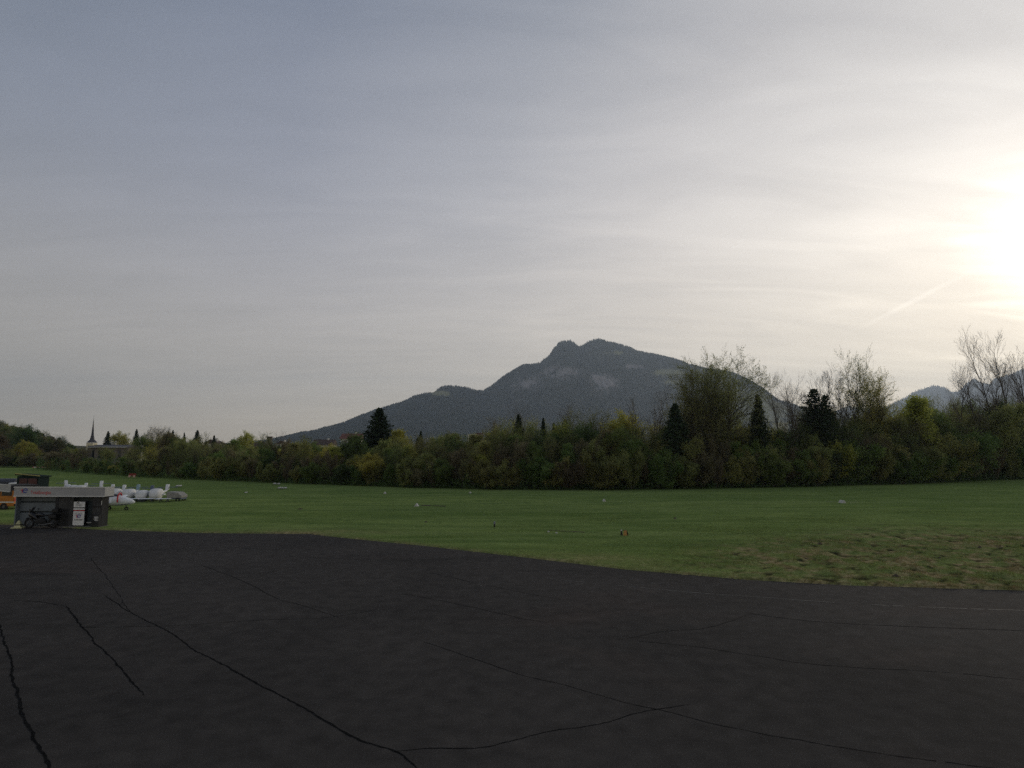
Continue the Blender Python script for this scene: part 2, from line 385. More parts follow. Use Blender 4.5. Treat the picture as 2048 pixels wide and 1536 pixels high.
# ------------------------------------------------------------------ apron
def asphalt():
    m = bpy.data.materials.new('asphalt'); m.use_nodes = True
    t = m.node_tree; b = t.nodes['Principled BSDF']; L = t.links.new
    b.inputs['Roughness'].default_value = 0.95; b.inputs['Specular IOR Level'].default_value = 0.04
    tcn = t.nodes.new('ShaderNodeTexCoord')
    def noise(scale, stretch=(1, 1, 1), det=5, rot=0, dist=0):
        mpn = t.nodes.new('ShaderNodeMapping'); mpn.inputs['Scale'].default_value = stretch; mpn.inputs['Rotation'].default_value = (0, 0, rot)
        L(tcn.outputs['Object'], mpn.inputs[0]); n = t.nodes.new('ShaderNodeTexNoise'); n.inputs['Scale'].default_value = scale; n.inputs['Detail'].default_value = det; n.inputs['Distortion'].default_value = dist
        L(mpn.outputs[0], n.inputs[0]); return n.outputs[0]
    def ramp(x, p0, c0, p1, c1):
        r = t.nodes.new('ShaderNodeValToRGB'); e = r.color_ramp.elements
        e[0].position = p0; e[0].color = (*c0, 1); e[1].position = p1; e[1].color = (*c1, 1); L(x, r.inputs[0]); return r.outputs[0]
    def mix(f, a, c, bl='MIX'):
        n = t.nodes.new('ShaderNodeMix'); n.data_type = 'RGBA'; n.blend_type = bl
        for i, x in ((0, f), (6, a), (7, c)):
            if isinstance(x, (int, float)): n.inputs[i].default_value = x
            elif isinstance(x, tuple): n.inputs[i].default_value = (*x, 1)
            else: L(x, n.inputs[i])
        return n.outputs[2]
    c = ramp(noise(0.12, (1, 1, 1), 5, 0, 0.4), 0.33, (0.036, 0.0335, 0.0315), 0.70, (0.056, 0.051, 0.047))
    c = mix(ramp(noise(0.16, (0.6, 1.2, 1), 5, R(30), 0.6), 0.56, (0, 0, 0), 0.72, (0.6, 0.6, 0.6)), c, (0.062, 0.049, 0.043))
    c = mix(ramp(noise(0.3, (0.5, 1.5, 1), 6, R(-18), 1.0), 0.60, (0, 0, 0), 0.75, (0.7, 0.7, 0.7)), c, (0.019, 0.019, 0.0185))
    c = mix(1.0, c, ramp(noise(45, (1, 1, 1), 3), 0.30, (0.75, 0.75, 0.75), 0.72, (1.3, 1.3, 1.3)), 'MULTIPLY')
    c = mix(1.0, c, ramp(noise(2.2, (1, 1, 1), 7), 0.30, (0.78, 0.78, 0.78), 0.72, (1.22, 1.21, 1.19)), 'MULTIPLY')
    L(c, b.inputs['Base Color'])
    bp = t.nodes.new('ShaderNodeBump'); bp.inputs['Strength'].default_value = 0.35; bp.inputs['Distance'].default_value = 0.01
    L(noise(70, (1, 1, 1), 3), bp.inputs['Height']); L(bp.outputs[0], b.inputs['Normal'])
    return m
M_asph = asphalt()
tp = [(p.x, p.y, 0.0) for p in edge]
mb = MB()
vs = tp + [(x, -30, 0.0) for x in EX] ; n = len(tp)
mb.add(vs, [(i + n, i + n + 1, i + 1, i) for i in range(n - 1)])
vs2 = [(p[0], p[1], -0.07) for p in tp]
mb.add(tp + vs2, [(i, i + 1, i + 1 + n, i + n) for i in range(n - 1)])
apron = mb.build('apron', M_asph); tag(apron, kind='structure')

M_crack = mat('open crack', (0.016, 0.016, 0.016), 0.95, (0.009, 0.009, 0.009), 8, spec=.0)
M_paint = mat('worn white paint', (0.13, 0.13, 0.12), 0.8, (0.045, 0.045, 0.042), 2.5, 6)
def catmull(pts, step=0.1):
    out = []
    P = [pts[0]] + list(pts) + [pts[-1]]
    for i in range(1, len(P) - 2):
        p0, p1, p2, p3 = P[i - 1], P[i], P[i + 1], P[i + 2]
        n = max(2, int((p2 - p1).length / step))
        for k in range(n):
            t = k / n
            out.append(0.5 * ((2 * p1) + (p2 - p0) * t + (2 * p0 - 5 * p1 + 4 * p2 - p3) * t * t + (3 * p1 - p0 - 3 * p2 + p3) * t ** 3))
    out.append(pts[-1]); return out
def ribbon(px, w0, w1, name, m, jit=0.03, z=0.004, seed=1, gap=0.0):
    r = random.Random(seed); pts = catmull([ground(u, v, z) for u, v in px])
    o1 = o2 = 0; q = []
    for p in pts:
        o1 = o1 * 0.8 + r.uniform(-1, 1) * jit; o2 = o2 * 0.8 + r.uniform(-1, 1) * jit
        q.append(Vector((p.x + o1, p.y + o2, z)))
    M = MB(); V = []
    n = len(q)
    for i, p in enumerate(q):
        d = (q[min(i + 1, n - 1)] - q[max(0, i - 1)]); d = d.normalized() if d.length > 1e-6 else Vector((1, 0, 0))
        nrm_ = Vector((-d.y, d.x, 0)); w = (w0 + (w1 - w0) * i / n) * r.uniform(0.55, 1.3) * min(1, (i + 1) / 6, (n - i) / 6)
        V += [p + nrm_ * w / 2, p - nrm_ * w / 2]
    fs = []
    g_ = 0
    for i in range(n - 1):
        if gap:
            g_ = g_ * 0.93 + r.uniform(-1, 1) * 0.3
            if g_ > gap: continue
        fs.append((2 * i, 2 * i + 1, 2 * i + 3, 2 * i + 2))
    M.add(V, fs)
    return M.build(name, m, apron)
M_hair = mat('fine crack', (0.020, 0.019, 0.018), 0.95, (0.010, 0.010, 0.010), 3, spec=.0)
cracks = [
 ([(-6, 1235), (8, 1280), (22, 1315), (26, 1350), (36, 1398), (60, 1450), (85, 1500), (103, 1545)], .040, .055, .022),
 ([(132, 1212), (150, 1235), (168, 1258), (200, 1295), (240, 1335), (290, 1392)], .045, .030, .02),
 ([(210, 1190), (262, 1225), (340, 1265), (390, 1300), (430, 1320), (500, 1360), (560, 1390), (640, 1435), (720, 1480), (790, 1503), (840, 1545)], .028, .046, .014),
 ([(785, 1504), (860, 1497), (960, 1495), (1030, 1480), (1100, 1462), (1200, 1448), (1280, 1425), (1340, 1415), (1380, 1408)], .026, .022, .014),
 ([(840, 1280), (900, 1300), (1030, 1345), (1130, 1370), (1240, 1402), (1320, 1420), (1400, 1440), (1500, 1462), (1600, 1480), (1750, 1505), (2060, 1545)], .026, .022, .014),
 ([(140, 1255), (330, 1252), (420, 1247), (520, 1240), (650, 1235), (740, 1222), (800, 1215)], .022, .018, .02),
 ([(560, 1200), (620, 1215), (680, 1235)], .03, .02, .02),
 ([(800, 1186), (900, 1205), (1024, 1232), (1130, 1252), (1250, 1278), (1400, 1295), (1500, 1310), (1650, 1330), (1900, 1345), (2060, 1362)], .028, .02, .02),
 ([(860, 1145), (950, 1165), (1050, 1186), (1130, 1200)], .03, .02, .02),
 ([(1490, 1225), (1600, 1240), (1750, 1250), (2060, 1262)], .03, .03, .01),
 ([(20, 1200), (80, 1204), (130, 1212)], .03, .04, .02),
 ([(400, 1130), (480, 1160), (560, 1200)], .03, .03, .02),
 ([(1230, 1280), (1330, 1262), (1420, 1255), (1500, 1228)], .02, .02, .02),
 ([(180, 1115), (210, 1150), (262, 1225)], .03, .02, .02),
]
for i, (pp, a_, b_, j) in enumerate(cracks):
    ribbon(pp, a_ * (1.05 if i < 4 else .8), b_ * (1.05 if i < 4 else .8), 'crack', M_crack if i < 4 else M_hair, j, 0.004, 40 + i, gap=0.0 if i < 4 else 0.75)
pl = ribbon([(1100, 1158), (1240, 1171), (1400, 1186), (1530, 1195), (1700, 1207), (1900, 1216), (2060, 1221)], .05, .05, 'painted_line', M_paint, 0.002, 0.005, 99, gap=0.35)
pl['label'] = 'faint worn white line along the asphalt edge'

# ------------------------------------------------------------------ trees
def skeleton(rg, H, trunk=0.9, start=0.25, nch=2.4, ratio=0.42, angle=(25, 45), up=0.05, r0=None, stems=1, levels=3, spread=0.06, wob=0.10, sub=(6, 4, 3), crown='vase'):
    S = []; tips = []
    r0 = r0 or H * 0.012
    def grow(p, d, L, r, lev, nseg):
        step = L / nseg
        for k in range(nseg):
            f = k / nseg
            d = (d + Vector((rg.gauss(0, wob), rg.gauss(0, wob), rg.gauss(0, wob) + up))).normalized()
            q = p + d * step
            ra, rb = r * (1 - 0.8 * f), r * (1 - 0.8 * (k + 1) / nseg)
            S.append((p.x, p.y, p.z, q.x, q.y, q.z, max(ra, .006), max(rb, .005)))
            if lev >= levels - 1: tips.append((q.x, q.y, q.z))
            if lev < levels:
                if lev > 0 or f >= start:
                    nc = nch if lev == 0 else (1.5 if lev == 1 else 1.1)
                    nc = int(nc) + (rg.random() < nc % 1)
                    for _ in range(nc):
                        A = R(rg.uniform(*angle)); ax = Vector((rg.gauss(0, 1), rg.gauss(0, 1), rg.gauss(0, 1))).cross(d).normalized()
                        nd = (Matrix.Rotation(A, 3, ax) @ d).normalized()
                        if lev == 0:
                            ff = (f - start) / (1 - start)
                            shape = {'vase': 0.9 - 0.45 * ff, 'oval': 0.35 + 1.5 * ff * (1 - ff) * 1.6, 'cone': 1.05 - 0.85 * ff}[crown]
                            Lc = H * ratio * shape * rg.uniform(.7, 1.15)
                        else: Lc = L * (0.55 - 0.25 * f) * rg.uniform(.7, 1.2)
                        grow(q.copy(), nd, Lc, rb * 0.6, lev + 1, sub[min(lev, 2)])
            p = q
    a_0 = rg.uniform(0, 6.28)
    for s in range(stems):
        ang = a_0 + 2 * math.pi * s / stems + rg.uniform(-.3, .3); b = Vector((math.cos(ang), math.sin(ang), 0))
        d0 = (Vector((0, 0, 1)) + b * (spread * (2.2 if stems > 1 else 1))).normalized()
        grow(b * (0.03 * H if stems > 1 else 0), d0, H * trunk * (1 if s == 0 else rg.uniform(.7, .98)), r0 * (1 if stems == 1 else .75), 0, 12)
    return np.array(S), np.array(tips)

def wood(S):
    P0, P1, ra, rb = S[:, 0:3], S[:, 3:6], S[:, 6], S[:, 7]
    d = P1 - P0; d /= np.linalg.norm(d, axis=1, keepdims=True) + 1e-9
    up = np.where(np.abs(d[:, 2:3]) < 0.9, np.array([[0, 0, 1.]]), np.array([[1., 0, 0]]))
    a = np.cross(d, up); a /= np.linalg.norm(a, axis=1, keepdims=True); b = np.cross(d, a)
    Vs = []; 
    for P, r in ((P0, ra), (P1, rb)):
        for k in range(3):
            t = 2 * math.pi * k / 3; Vs.append(P + (a * math.cos(t) + b * math.sin(t)) * r[:, None])
    V = np.stack(Vs, 1).reshape(-1, 3); n = len(S); base = (np.arange(n) * 6)[:, None]
    Fq = np.concatenate([base + np.array([[k, (k + 1) % 3, 3 + (k + 1) % 3, 3 + k]]) for k in range(3)])
    return V, Fq

def leaves(T, per, size, jit, rg, flat=0.0):
    P = np.repeat(T, per, axis=0) + rg.normal(0, jit, (len(T) * per, 3)); n = len(P)
    a = rg.normal(0, 1, (n, 3)); a /= np.linalg.norm(a, axis=1, keepdims=True)
    b = np.cross(a, rg.normal(0, 1, (n, 3))); b /= np.linalg.norm(b, axis=1, keepdims=True)
    s = rg.uniform(0.5, 1.25, (n, 1)) * size
    V = np.stack([P - a * s, P - b * s * .6, P + a * s, P + b * s * .6], 1).reshape(-1, 3)
    return V, np.arange(n * 4).reshape(-1, 4)

M_bark = mat('bark', (0.075, 0.064, 0.052), 0.95, (0.04, 0.034, 0.027), 2.0, bump=0.4)
M_twig = mat('grey twig', (0.16, 0.135, 0.11), 0.95, (0.10, 0.085, 0.07), 2.0)
LM = {
 'green': leafmat('mid green leaf', (0.115, 0.165, 0.045), (0.20, 0.245, 0.078), .6),
 'yellow': leafmat('yellow green spring leaf', (0.29, 0.28, 0.06), (0.42, 0.39, 0.10), 0.6),
 'olive': leafmat('olive bud leaf', (0.20, 0.21, 0.075), (0.29, 0.285, 0.105), .6),
 'brown': leafmat('reddish brown bud', (0.15, 0.125, 0.075), (0.21, 0.18, 0.105), .55),
 'dark': leafmat('dark green leaf', (0.06, 0.09, 0.034), (0.10, 0.14, 0.05), .5),
 'needle': leafmat('dark conifer needle', (0.024, 0.036, 0.020), (0.045, 0.062, 0.032), 0.15),
}
NPR = np.random.default_rng(5)
PROTO = {}
def proto(key, trunk_me, crown_me, H): PROTO.setdefault(key, []).append((trunk_me, crown_me, H))
def split_wood(S, thr):
    big = S[:, 6] > thr
    return S[big], S[~big]
# bare trees: trunk = limbs, crown = twigs
for sd, (stems, crown, up, ang_, rat) in enumerate([(1, 'vase', .04, (18, 40), .40), (2, 'vase', .04, (18, 38), .36), (1, 'oval', .03, (24, 46), .38), (2, 'vase', .05, (16, 36), .36)]):
    S, T = skeleton(random.Random(100 + sd), 14, trunk=.95, start=.36, nch=2.0, ratio=rat, angle=ang_, up=up, stems=stems, crown=crown, wob=.07, levels=3, r0=.20, sub=(6, 5, 4))
    A, B = split_wood(S, 0.035)
    proto('bare', npmesh('limbs', *wood(A), M_bark), npmesh('twigs', *wood(B), M_twig), 14)
# budding trees: the twigs carry many small leaves, gaps stay open
for sd, (stems, crown) in enumerate([(3, 'vase'), (1, 'oval'), (2, 'oval')]):
    S, T = skeleton(random.Random(200 + sd), 13, trunk=.9, start=.22, nch=3.4, ratio=.44, angle=(22, 52), up=.03, stems=stems, crown=crown, wob=.09, levels=3, r0=.22)
    Vw, Fw = wood(S)
    proto('budding', npmesh('limbs', Vw, Fw, M_bark), npmesh('buds', *leaves(T, 3, .052, .06, NPR), LM['olive']), 13)
# leafy trees
for sd, (crown, H) in enumerate([('oval', 10), ('vase', 10), ('cone', 10)]):
    S, T = skeleton(random.Random(300 + sd), H, trunk=.9, start=.12, nch=3.0, ratio=.40, angle=(30, 62), up=.03, crown=crown, wob=.11, levels=2, r0=.16)
    proto('leafy', npmesh('limbs', *wood(S), M_bark), npmesh('leaves', *leaves(T, 9, .13, .26, NPR), LM['green']), H)
# multi stemmed shrubs
for sd, (st, per, sz) in enumerate([(6, 7, .085), (5, 7, .09), (7, 6, .08), (5, 8, .085)]):
    S, T = skeleton(random.Random(400 + sd), 4.5, trunk=.92, start=.05, nch=1.9, ratio=.34, angle=(18, 48), up=.03, stems=st, spread=.22, crown='vase' if sd % 2 else 'oval', wob=.12, levels=2, r0=.035, sub=(5, 3, 2))
    proto('shrub', npmesh('stems', *wood(S), M_twig), npmesh('leaves', *leaves(T, per, sz, .17, NPR), LM['olive']), 4.5)
# bare brushy shrubs
for sd in range(2):
    S, T = skeleton(random.Random(450 + sd), 5, trunk=.95, start=.08, nch=2.2, ratio=.34, angle=(14, 36), up=.07, stems=7, spread=.16, crown='vase', wob=.08, levels=2, r0=.04, sub=(5, 3, 2))
    proto('brush', npmesh('stems', *wood(S), M_twig), npmesh('buds', *leaves(T, 3, .06, .12, NPR), LM['brown']), 5)
# conifers
def conifer(rg, H, wbase, droop, dens, nper=7, gaps=0.0):
    S = []; V = []; T = []
    S.append((0, 0, 0, 0, 0, H * .5, .16, .10)); S.append((0, 0, H * .5, 0, 0, H, .10, .01))
    z = H * .06
    while z < H * .985:
        f = 1 - z / H
        if rg.random() > gaps or f < .3:
            n = nper if f > .2 else max(3, nper - 2)
            a0 = rg.uniform(0, 6.28)
            for k in range(n):
                L = wbase * (f ** .80) * rg.uniform(.60, 1.15) + .04
                a = a0 + 2 * math.pi * k / n + rg.uniform(-.25, .25); el = .12 - droop * (f ** .5) * rg.uniform(.7, 1.2)
                d = Vector((math.cos(a), math.sin(a), el)); p = Vector((0, 0, z)); m = max(3, int(L / .22))
                for i in range(m):
                    q = p + (d + Vector((0, 0, .35 * (i / m) ** 2))).normalized() * (L / m)
                    S.append((*p, *q, .035 * (1 - i / m) + .008, .03 * (1 - i / m) + .006))
                    w = .30 * min(1, L) * (1 - .55 * i / m)
                    for _ in range(dens):
                        T.append((q.x + rg.gauss(0, w * .45), q.y + rg.gauss(0, w * .45), q.z + rg.gauss(-.05, .07)))
                    p = q
        z += H * .017 + .06
    return np.array(S), np.array(T)
for sd, (H, wb, dr, de, npr, gp) in enumerate([(12, 2.5, .35, 5, 8, 0), (12, 2.1, .25, 5, 7, 0), (12, 3.1, .45, 5, 9, 0), (13, 3.3, .18, 3, 7, .12)]):
    S, T = conifer(random.Random(500 + sd), H, wb, dr, de, npr, gp)
    proto('conifer', npmesh('limbs', *wood(S), M_bark), npmesh('needles', *leaves(T, 1, .17, .05, NPR), LM['needle']), H)

NAMES = {'bare': 'bare_tree', 'budding': 'budding_tree', 'leafy': 'leafy_tree', 'shrub': 'shrub', 'brush': 'shrub', 'conifer': 'conifer_tree'}
CATS = {'bare': 'bare tree', 'budding': 'tree', 'leafy': 'tree', 'shrub': 'shrub', 'brush': 'shrub', 'conifer': 'conifer'}
def tree(kind, i, loc, H, wide=1.0, leaf=None, rot=None, label=None, group=None, name=None, wood_mat=None):
    tm, cm, H0 = PROTO[kind][i % len(PROTO[kind])]
    o = empty(name or NAMES[kind], loc, rnd.uniform(0, 6.28) if rot is None else rot, label=label, cat=CATS[kind], group=group)
    s = H / H0; o.scale = (s * wide, s * wide, s)
    link('trunk', tm, o); c = link('crown', cm, o)
    if leaf:
        c.material_slots[0].link = 'OBJECT'; c.material_slots[0].material = LM[leaf]
    return o
def hgt(u, vt, D): return at(u, vt, D).z

# foot of the tree belt
BU = [-200, 60, 100, 200, 300, 400, 600, 800, 1000, 1200, 1400, 1600, 1800, 2048, 2400]
BV = [934, 936, 940, 948, 954, 958, 966, 973, 978, 978, 976, 972, 967, 957, 945]
def foot(u): return float(np.interp(u, BU, BV))
def footD(u): return ground(u, foot(u)).y
def zone(u):
    for lim, s in ((350, 'near the church'), (700, 'left of the big spruce'), (960, 'below the mountain shoulder'), (1250, 'below the twin summit'),
                   (1500, 'by the broad budding tree'), (1720, 'below the right flank'), (9999, 'by the tallest bare trees')):
        if u < lim: return s
looks = {None: 'leafless grey', 'olive': 'olive budding', 'green': 'mid green leafy', 'yellow': 'yellow green leafy', 'brown': 'brown half bare', 'dark': 'dark green leafy'}
def pick(u, ri=3):  # lit treetops put into leaf colour: rear ranks yellower, front rank darker
    x = rnd.random()
    if ri == 0: return 'olive' if x < .45 else ('green' if x < .75 else ('dark' if x < .93 else 'brown'))
    if ri == 1: return 'olive' if x < .45 else ('green' if x < .80 else ('yellow' if x < .9 else 'dark'))
    if u < 350: return 'yellow' if x < .42 else ('olive' if x < .72 else ('brown' if x < .86 else 'green'))
    if u < 700: return 'olive' if x < .38 else ('yellow' if x < .62 else ('brown' if x < .70 else 'green'))
    return 'olive' if x < .34 else ('green' if x < .62 else ('yellow' if x < .80 else ('dark' if x < .9 else 'brown')))
# rows of the belt: (offset behind the foot, step in px, top profile)
rows = [
 (0.8, 28, [90, 200, 350, 500, 700, 850, 1000, 1200, 1400, 1700, 2048, 2200], [926, 930, 922, 924, 928, 926, 922, 914, 908, 908, 898, 893], 'front rank', .8),
 (3.0, 27, [90, 200, 350, 500, 700, 850, 1000, 1200, 1400, 1700, 2048, 2200], [918, 924, 910, 910, 914, 908, 896, 886, 888, 878, 868, 862], 'second rank', .9),
 (6.5, 30, [90, 200, 350, 500, 700, 850, 1000, 1200, 1400, 1700, 2048, 2200], [911, 920, 899, 900, 898, 892, 878, 870, 876, 855, 846, 840], 'third rank', 1.0),
 (11., 31, [90, 200, 350, 500, 700, 850, 1000, 1200, 1400, 1700, 2048, 2200], [908, 918, 890, 892, 892, 886, 870, 860, 868, 846, 832, 828], 'rear rank', 1.0),
]
for ri, (off, step, tu, tv, where, wd) in enumerate(rows):
    u = 96 + ri * 7
    while u < 2190:
        D = footD(u) + off + rnd.uniform(-.8, .8)
        vt = float(np.interp(u, tu, tv)) + rnd.gauss(0, 5 if ri < 2 else 8)
        p = at(u, 900, D); H = max(1.6, hgt(u, vt, D))
        leaf = pick(u, ri)
        if ri == 0:
            kind = rnd.choice(['shrub', 'shrub', 'shrub', 'brush', 'budding'])
            if kind == 'budding': vt -= rnd.uniform(15, 38)
        elif ri == 1:
            kind = rnd.choice(['shrub', 'shrub', 'brush', 'budding', 'budding', 'leafy'])
            if kind == 'budding': vt -= rnd.uniform(5, 28)
        elif u > 1250:
            kind = 'budding' if rnd.random() < .55 else ('bare' if rnd.random() < .35 else 'leafy'); vt += rnd.uniform(-16, 14)
        else: kind = 'leafy' if rnd.random() < .5 else ('budding' if rnd.random() < .75 else 'shrub')
        if kind == 'brush': leaf = 'brown'
        if kind == 'bare': leaf = None
        lab = f"{looks[leaf]} {'bush' if kind in ('shrub', 'brush') else 'tree'} in the {where} of the belt {zone(u)}"
        tree(kind, rnd.randrange(9), (p.x, D, -.05), H, wd * rnd.uniform(.85, 1.2) * (1.25 if kind == 'shrub' and H < 4.5 else 1), leaf, label=lab, group=lab)
        u += step * rnd.uniform(.75, 1.25)

# dark brambles filling the floor of the belt
NU = 60000
uu = rng.uniform(80, 2250, NU); off = rng.uniform(-.2, 13, NU)
Dv = np.array([footD(x) for x in np.linspace(60, 2260, 200)]); Du = np.interp(uu, np.linspace(60, 2260, 200), Dv) + off
bxx = (uu - CX) / F * Du
hz_ = rng.uniform(0, 1, NU) ** 1.5 * (0.7 + 1.3 * fbm(bxx * .4, Du * .4, 3, 77)) * np.clip(.45 + off * .5, 0, 2.1)
Pu = np.stack([bxx, Du, hz_], -1)
me = npmesh('undergrowth', *leaves(Pu, 1, .16, .05, NPR), LM['dark'])
ug = link('undergrowth', me); tag(ug, label='low dark brambles and weeds on the floor of the tree belt', cat='undergrowth', kind='stuff')

# single trees that stand out: kind, proto, u, v top, distance behind the foot, crown width, leaf, label
special = [
 ('conifer', 2, 757, 815, 26, 1.45, None, 'big dark spruce standing alone on the left slope line of the mountain'),
 ('conifer', 1, 728, 872, 30, .9, None, 'small dark spruce just left of the big spruce'),
 ('leafy', 2, 798, 860, 20, 1.1, 'yellow', 'bright yellow leafy tree just right of the big spruce'),
 ('conifer', 1, 841, 861, 22, .8, None, 'narrow dark spruce between the yellow tree and the apartment blocks'),
 ('conifer', 1, 894, 867, 22, .8, None, 'narrow dark spruce in front of the left apartment block'),
 ('budding', 1, 985, 848, 20, 1.0, 'brown', 'reddish budding tree right of the apartment blocks'),
 ('conifer', 0, 1037, 828, 18, .8, None, 'dark spruce mixed with a bare tree left of the twin summit'),
 ('bare', 2, 1062, 820, 20, .9, None, 'bare tree directly right of the spruce left of the twin summit'),
 ('conifer', 1, 1087, 835, 22, .7, None, 'thin spruce spire below the left summit'),
 ('conifer', 1, 1108, 845, 22, .7, None, 'second thin spruce spire below the left summit'),
 ('conifer', 0, 1131, 838, 20, .8, None, 'thicker dark spruce below the notch between the summits'),
 ('bare', 0, 1150, 812, 16, .9, None, 'bare grey tree below the notch between the summits'),
 ('budding', 2, 1190, 828, 14, 1.0, 'olive', 'round olive budding tree below the right summit'),
 ('leafy', 0, 1226, 832, 12, 1.0, 'yellow', 'yellow green tree top below the right summit'),
 ('conifer', 1, 1247, 842, 18, .7, None, 'thin spruce spire right of the yellow green tree top'),
 ('bare', 3, 1275, 805, 12, .9, None, 'slender bare tree left of the taller bare pair'),
 ('bare', 1, 1305, 783, 12, 1.0, None, 'tall bare tree with several stems left of the broad dark spruce'),
 ('conifer', 2, 1352, 806, 4, 1.0, None, 'broad dark spruce left of the broad budding tree'),
 ('conifer', 0, 1378, 828, 10, 1.0, None, 'dark spruce pressed against the broad budding tree'),
 ('budding', 0, 1410, 736, 5, .85, 'olive', 'left half of the broad budding tree reaching above the mountain ridge'),
 ('bare', 1, 1425, 742, 7, 1.0, None, 'bare limbs standing between the halves of the broad budding tree'),
 ('budding', 2, 1432, 732, 8, .9, 'olive', 'middle stem group of the broad budding tree behind its bare limbs'),
 ('budding', 0, 1452, 722, 7, .92, 'olive', 'right half of the broad budding tree reaching above the mountain ridge'),
 ('conifer', 0, 1519, 788, 4, .8, None, 'pointed dark spruce right of the broad budding tree'),
 ('conifer', 0, 1500, 852, 12, .8, None, 'short dark spruce at the foot of the pointed spruce'),
 ('bare', 3, 1570, 752, 5, .95, None, 'slim bare forked tree on the lower right flank of the mountain'),
 ('bare', 0, 1594, 775, 7, .8, None, 'thin bare tree leaning beside the slim forked tree'),
 ('bare', 2, 1612, 762, 10, .8, None, 'bare tree rising just left of the ragged spruce'),
 ('bare', 3, 1668, 748, 13, .8, None, 'bare tree behind the right side of the ragged spruce'),
 ('conifer', 3, 1632, 774, 6, 1.25, None, 'ragged open spruce with dark level branches against the sky'),
 ('conifer', 3, 1655, 786, 8, 1.1, None, 'lower ragged spruce pressed to the open spruce'),
 ('bare', 1, 1640, 738, 12, 1.1, None, 'wide bare tree crown fanning out behind the ragged spruce'),
 ('bare', 0, 1690, 760, 9, .7, None, 'thin bare tree between the ragged spruce and the half leafed tree'),
 ('budding', 1, 1716, 731, 8, .62, 'olive', 'tall sparse budding tree with a straight trunk'),
 ('budding', 2, 1775, 754, 7, .75, 'yellow', 'rounded half leafed tree right of the tall sparse one'),
 ('budding', 0, 1742, 770, 9, .6, 'olive', 'half leafed tree between the tall sparse and the rounded one'),
 ('leafy', 2, 1837, 795, 7, .9, 'yellow', 'yellow green conical tree in front of the far right mountains'),
 ('leafy', 0, 1884, 812, 8, .9, 'green', 'rounded green tree right of the yellow green cone'),
 ('bare', 2, 1917, 750, 10, .75, None, 'fan shaped bare tree alone before the far right mountain gap'),
 ('bare', 0, 1962, 735, 7, .8, None, 'lower bare tree at the left of the tall right group'),
 ('bare', 1, 1998, 672, 6, .8, None, 'tallest bare tree near the right edge of the view'),
 ('bare', 3, 2037, 670, 8, .8, None, 'tall bare tree cut by the right edge of the view'),
 ('bare', 0, 2075, 712, 7, .9, None, 'bare tree beyond the right edge beside the tall pair'),
 ('leafy', 1, 1975, 800, 5, .8, 'olive', 'olive leafy tree below the tall right bare trees'),
 ('leafy', 0, 2030, 815, 4, .8, 'dark', 'dark leafy tree below the right edge bare tree'),
 ('leafy', 0, 1270, 862, 3, 1.0, 'green', 'fresh green bushy tree low in the belt left of the broad spruce'),
 ('leafy', 1, 1228, 872, 3, 1.0, 'green', 'fresh green bushy tree beside the lower fresh green one'),
 ('budding', 1, 530, 872, 55, .9, 'olive', 'thin budding tree in front of the far tower roofs'),
 ('bare', 2, 548, 868, 60, .9, None, 'small bare tree next to the far round tower'),
 ('leafy', 0, 478, 868, 60, .9, 'yellow', 'pale yellow tree top right of the far gabled house'),
 ('leafy', 0, 610, 885, 22, .9, 'olive', 'rounded olive tree at the left foot of the mountain'),
 ('brush', 0, 565, 884, 12, .9, None, 'tall brushy half bare thicket tree left of the mountain foot'),
 ('conifer', 0, 393, 860, 90, 1.1, None, 'dark rounded spruce left of the far gabled house'),
 ('conifer', 1, 427, 870, 100, .9, None, 'small dark spruce touching the far gabled house'),
 ('conifer', 1, 367, 865, 120, .7, None, 'thin spruce spire left of the dark rounded spruce'),
 ('conifer', 1, 411, 878, 110, .7, None, 'tiny spruce between the rounded spruce and the gabled house'),
 ('conifer', 0, 214, 862, 140, .95, None, 'dark spruce right of the church steeple above the nave roof'),
 ('conifer', 0, 271, 858, 130, .8, None, 'dark spruce at the right end of the church roof'),
 ('conifer', 1, 344, 860, 130, .8, None, 'left spruce of a close pair on the village skyline'),
 ('conifer', 1, 335, 862, 128, .8, None, 'right spruce of a close pair on the village skyline'),
 ('leafy', 0, 250, 868, 120, 1.1, 'yellow', 'rounded pale tree behind the right end of the church roof'),
 ('budding', 1, 310, 862, 110, 1.0, 'brown', 'wide brown tree crown on the village skyline'),
 ('budding', 2, 325, 858, 120, .9, 'brown', 'airy half bare tree crown on the village skyline'),
 ('leafy', 1, 200, 880, 160, .9, 'brown', 'small brown tree between the steeple and the dark spruce'),
 ('leafy', 0, 38, 884, 12, 1.0, 'yellow', 'left one of two pale sunlit round trees at the far left'),
 ('leafy', 2, 62, 887, 10, 1.0, 'yellow', 'right one of two pale sunlit round trees at the far left'),
]
for kind, i, u, vt, off, wd, leaf, lab in special:
    D = footD(u) + off; p = at(u, 900, D)
    tree(kind, i, (p.x, D, -.05), hgt(u, vt, D) * (.93 if kind in ('bare', 'budding') else 1), wd * (1.25 if kind == 'conifer' else 1.0), leaf, label=lab)

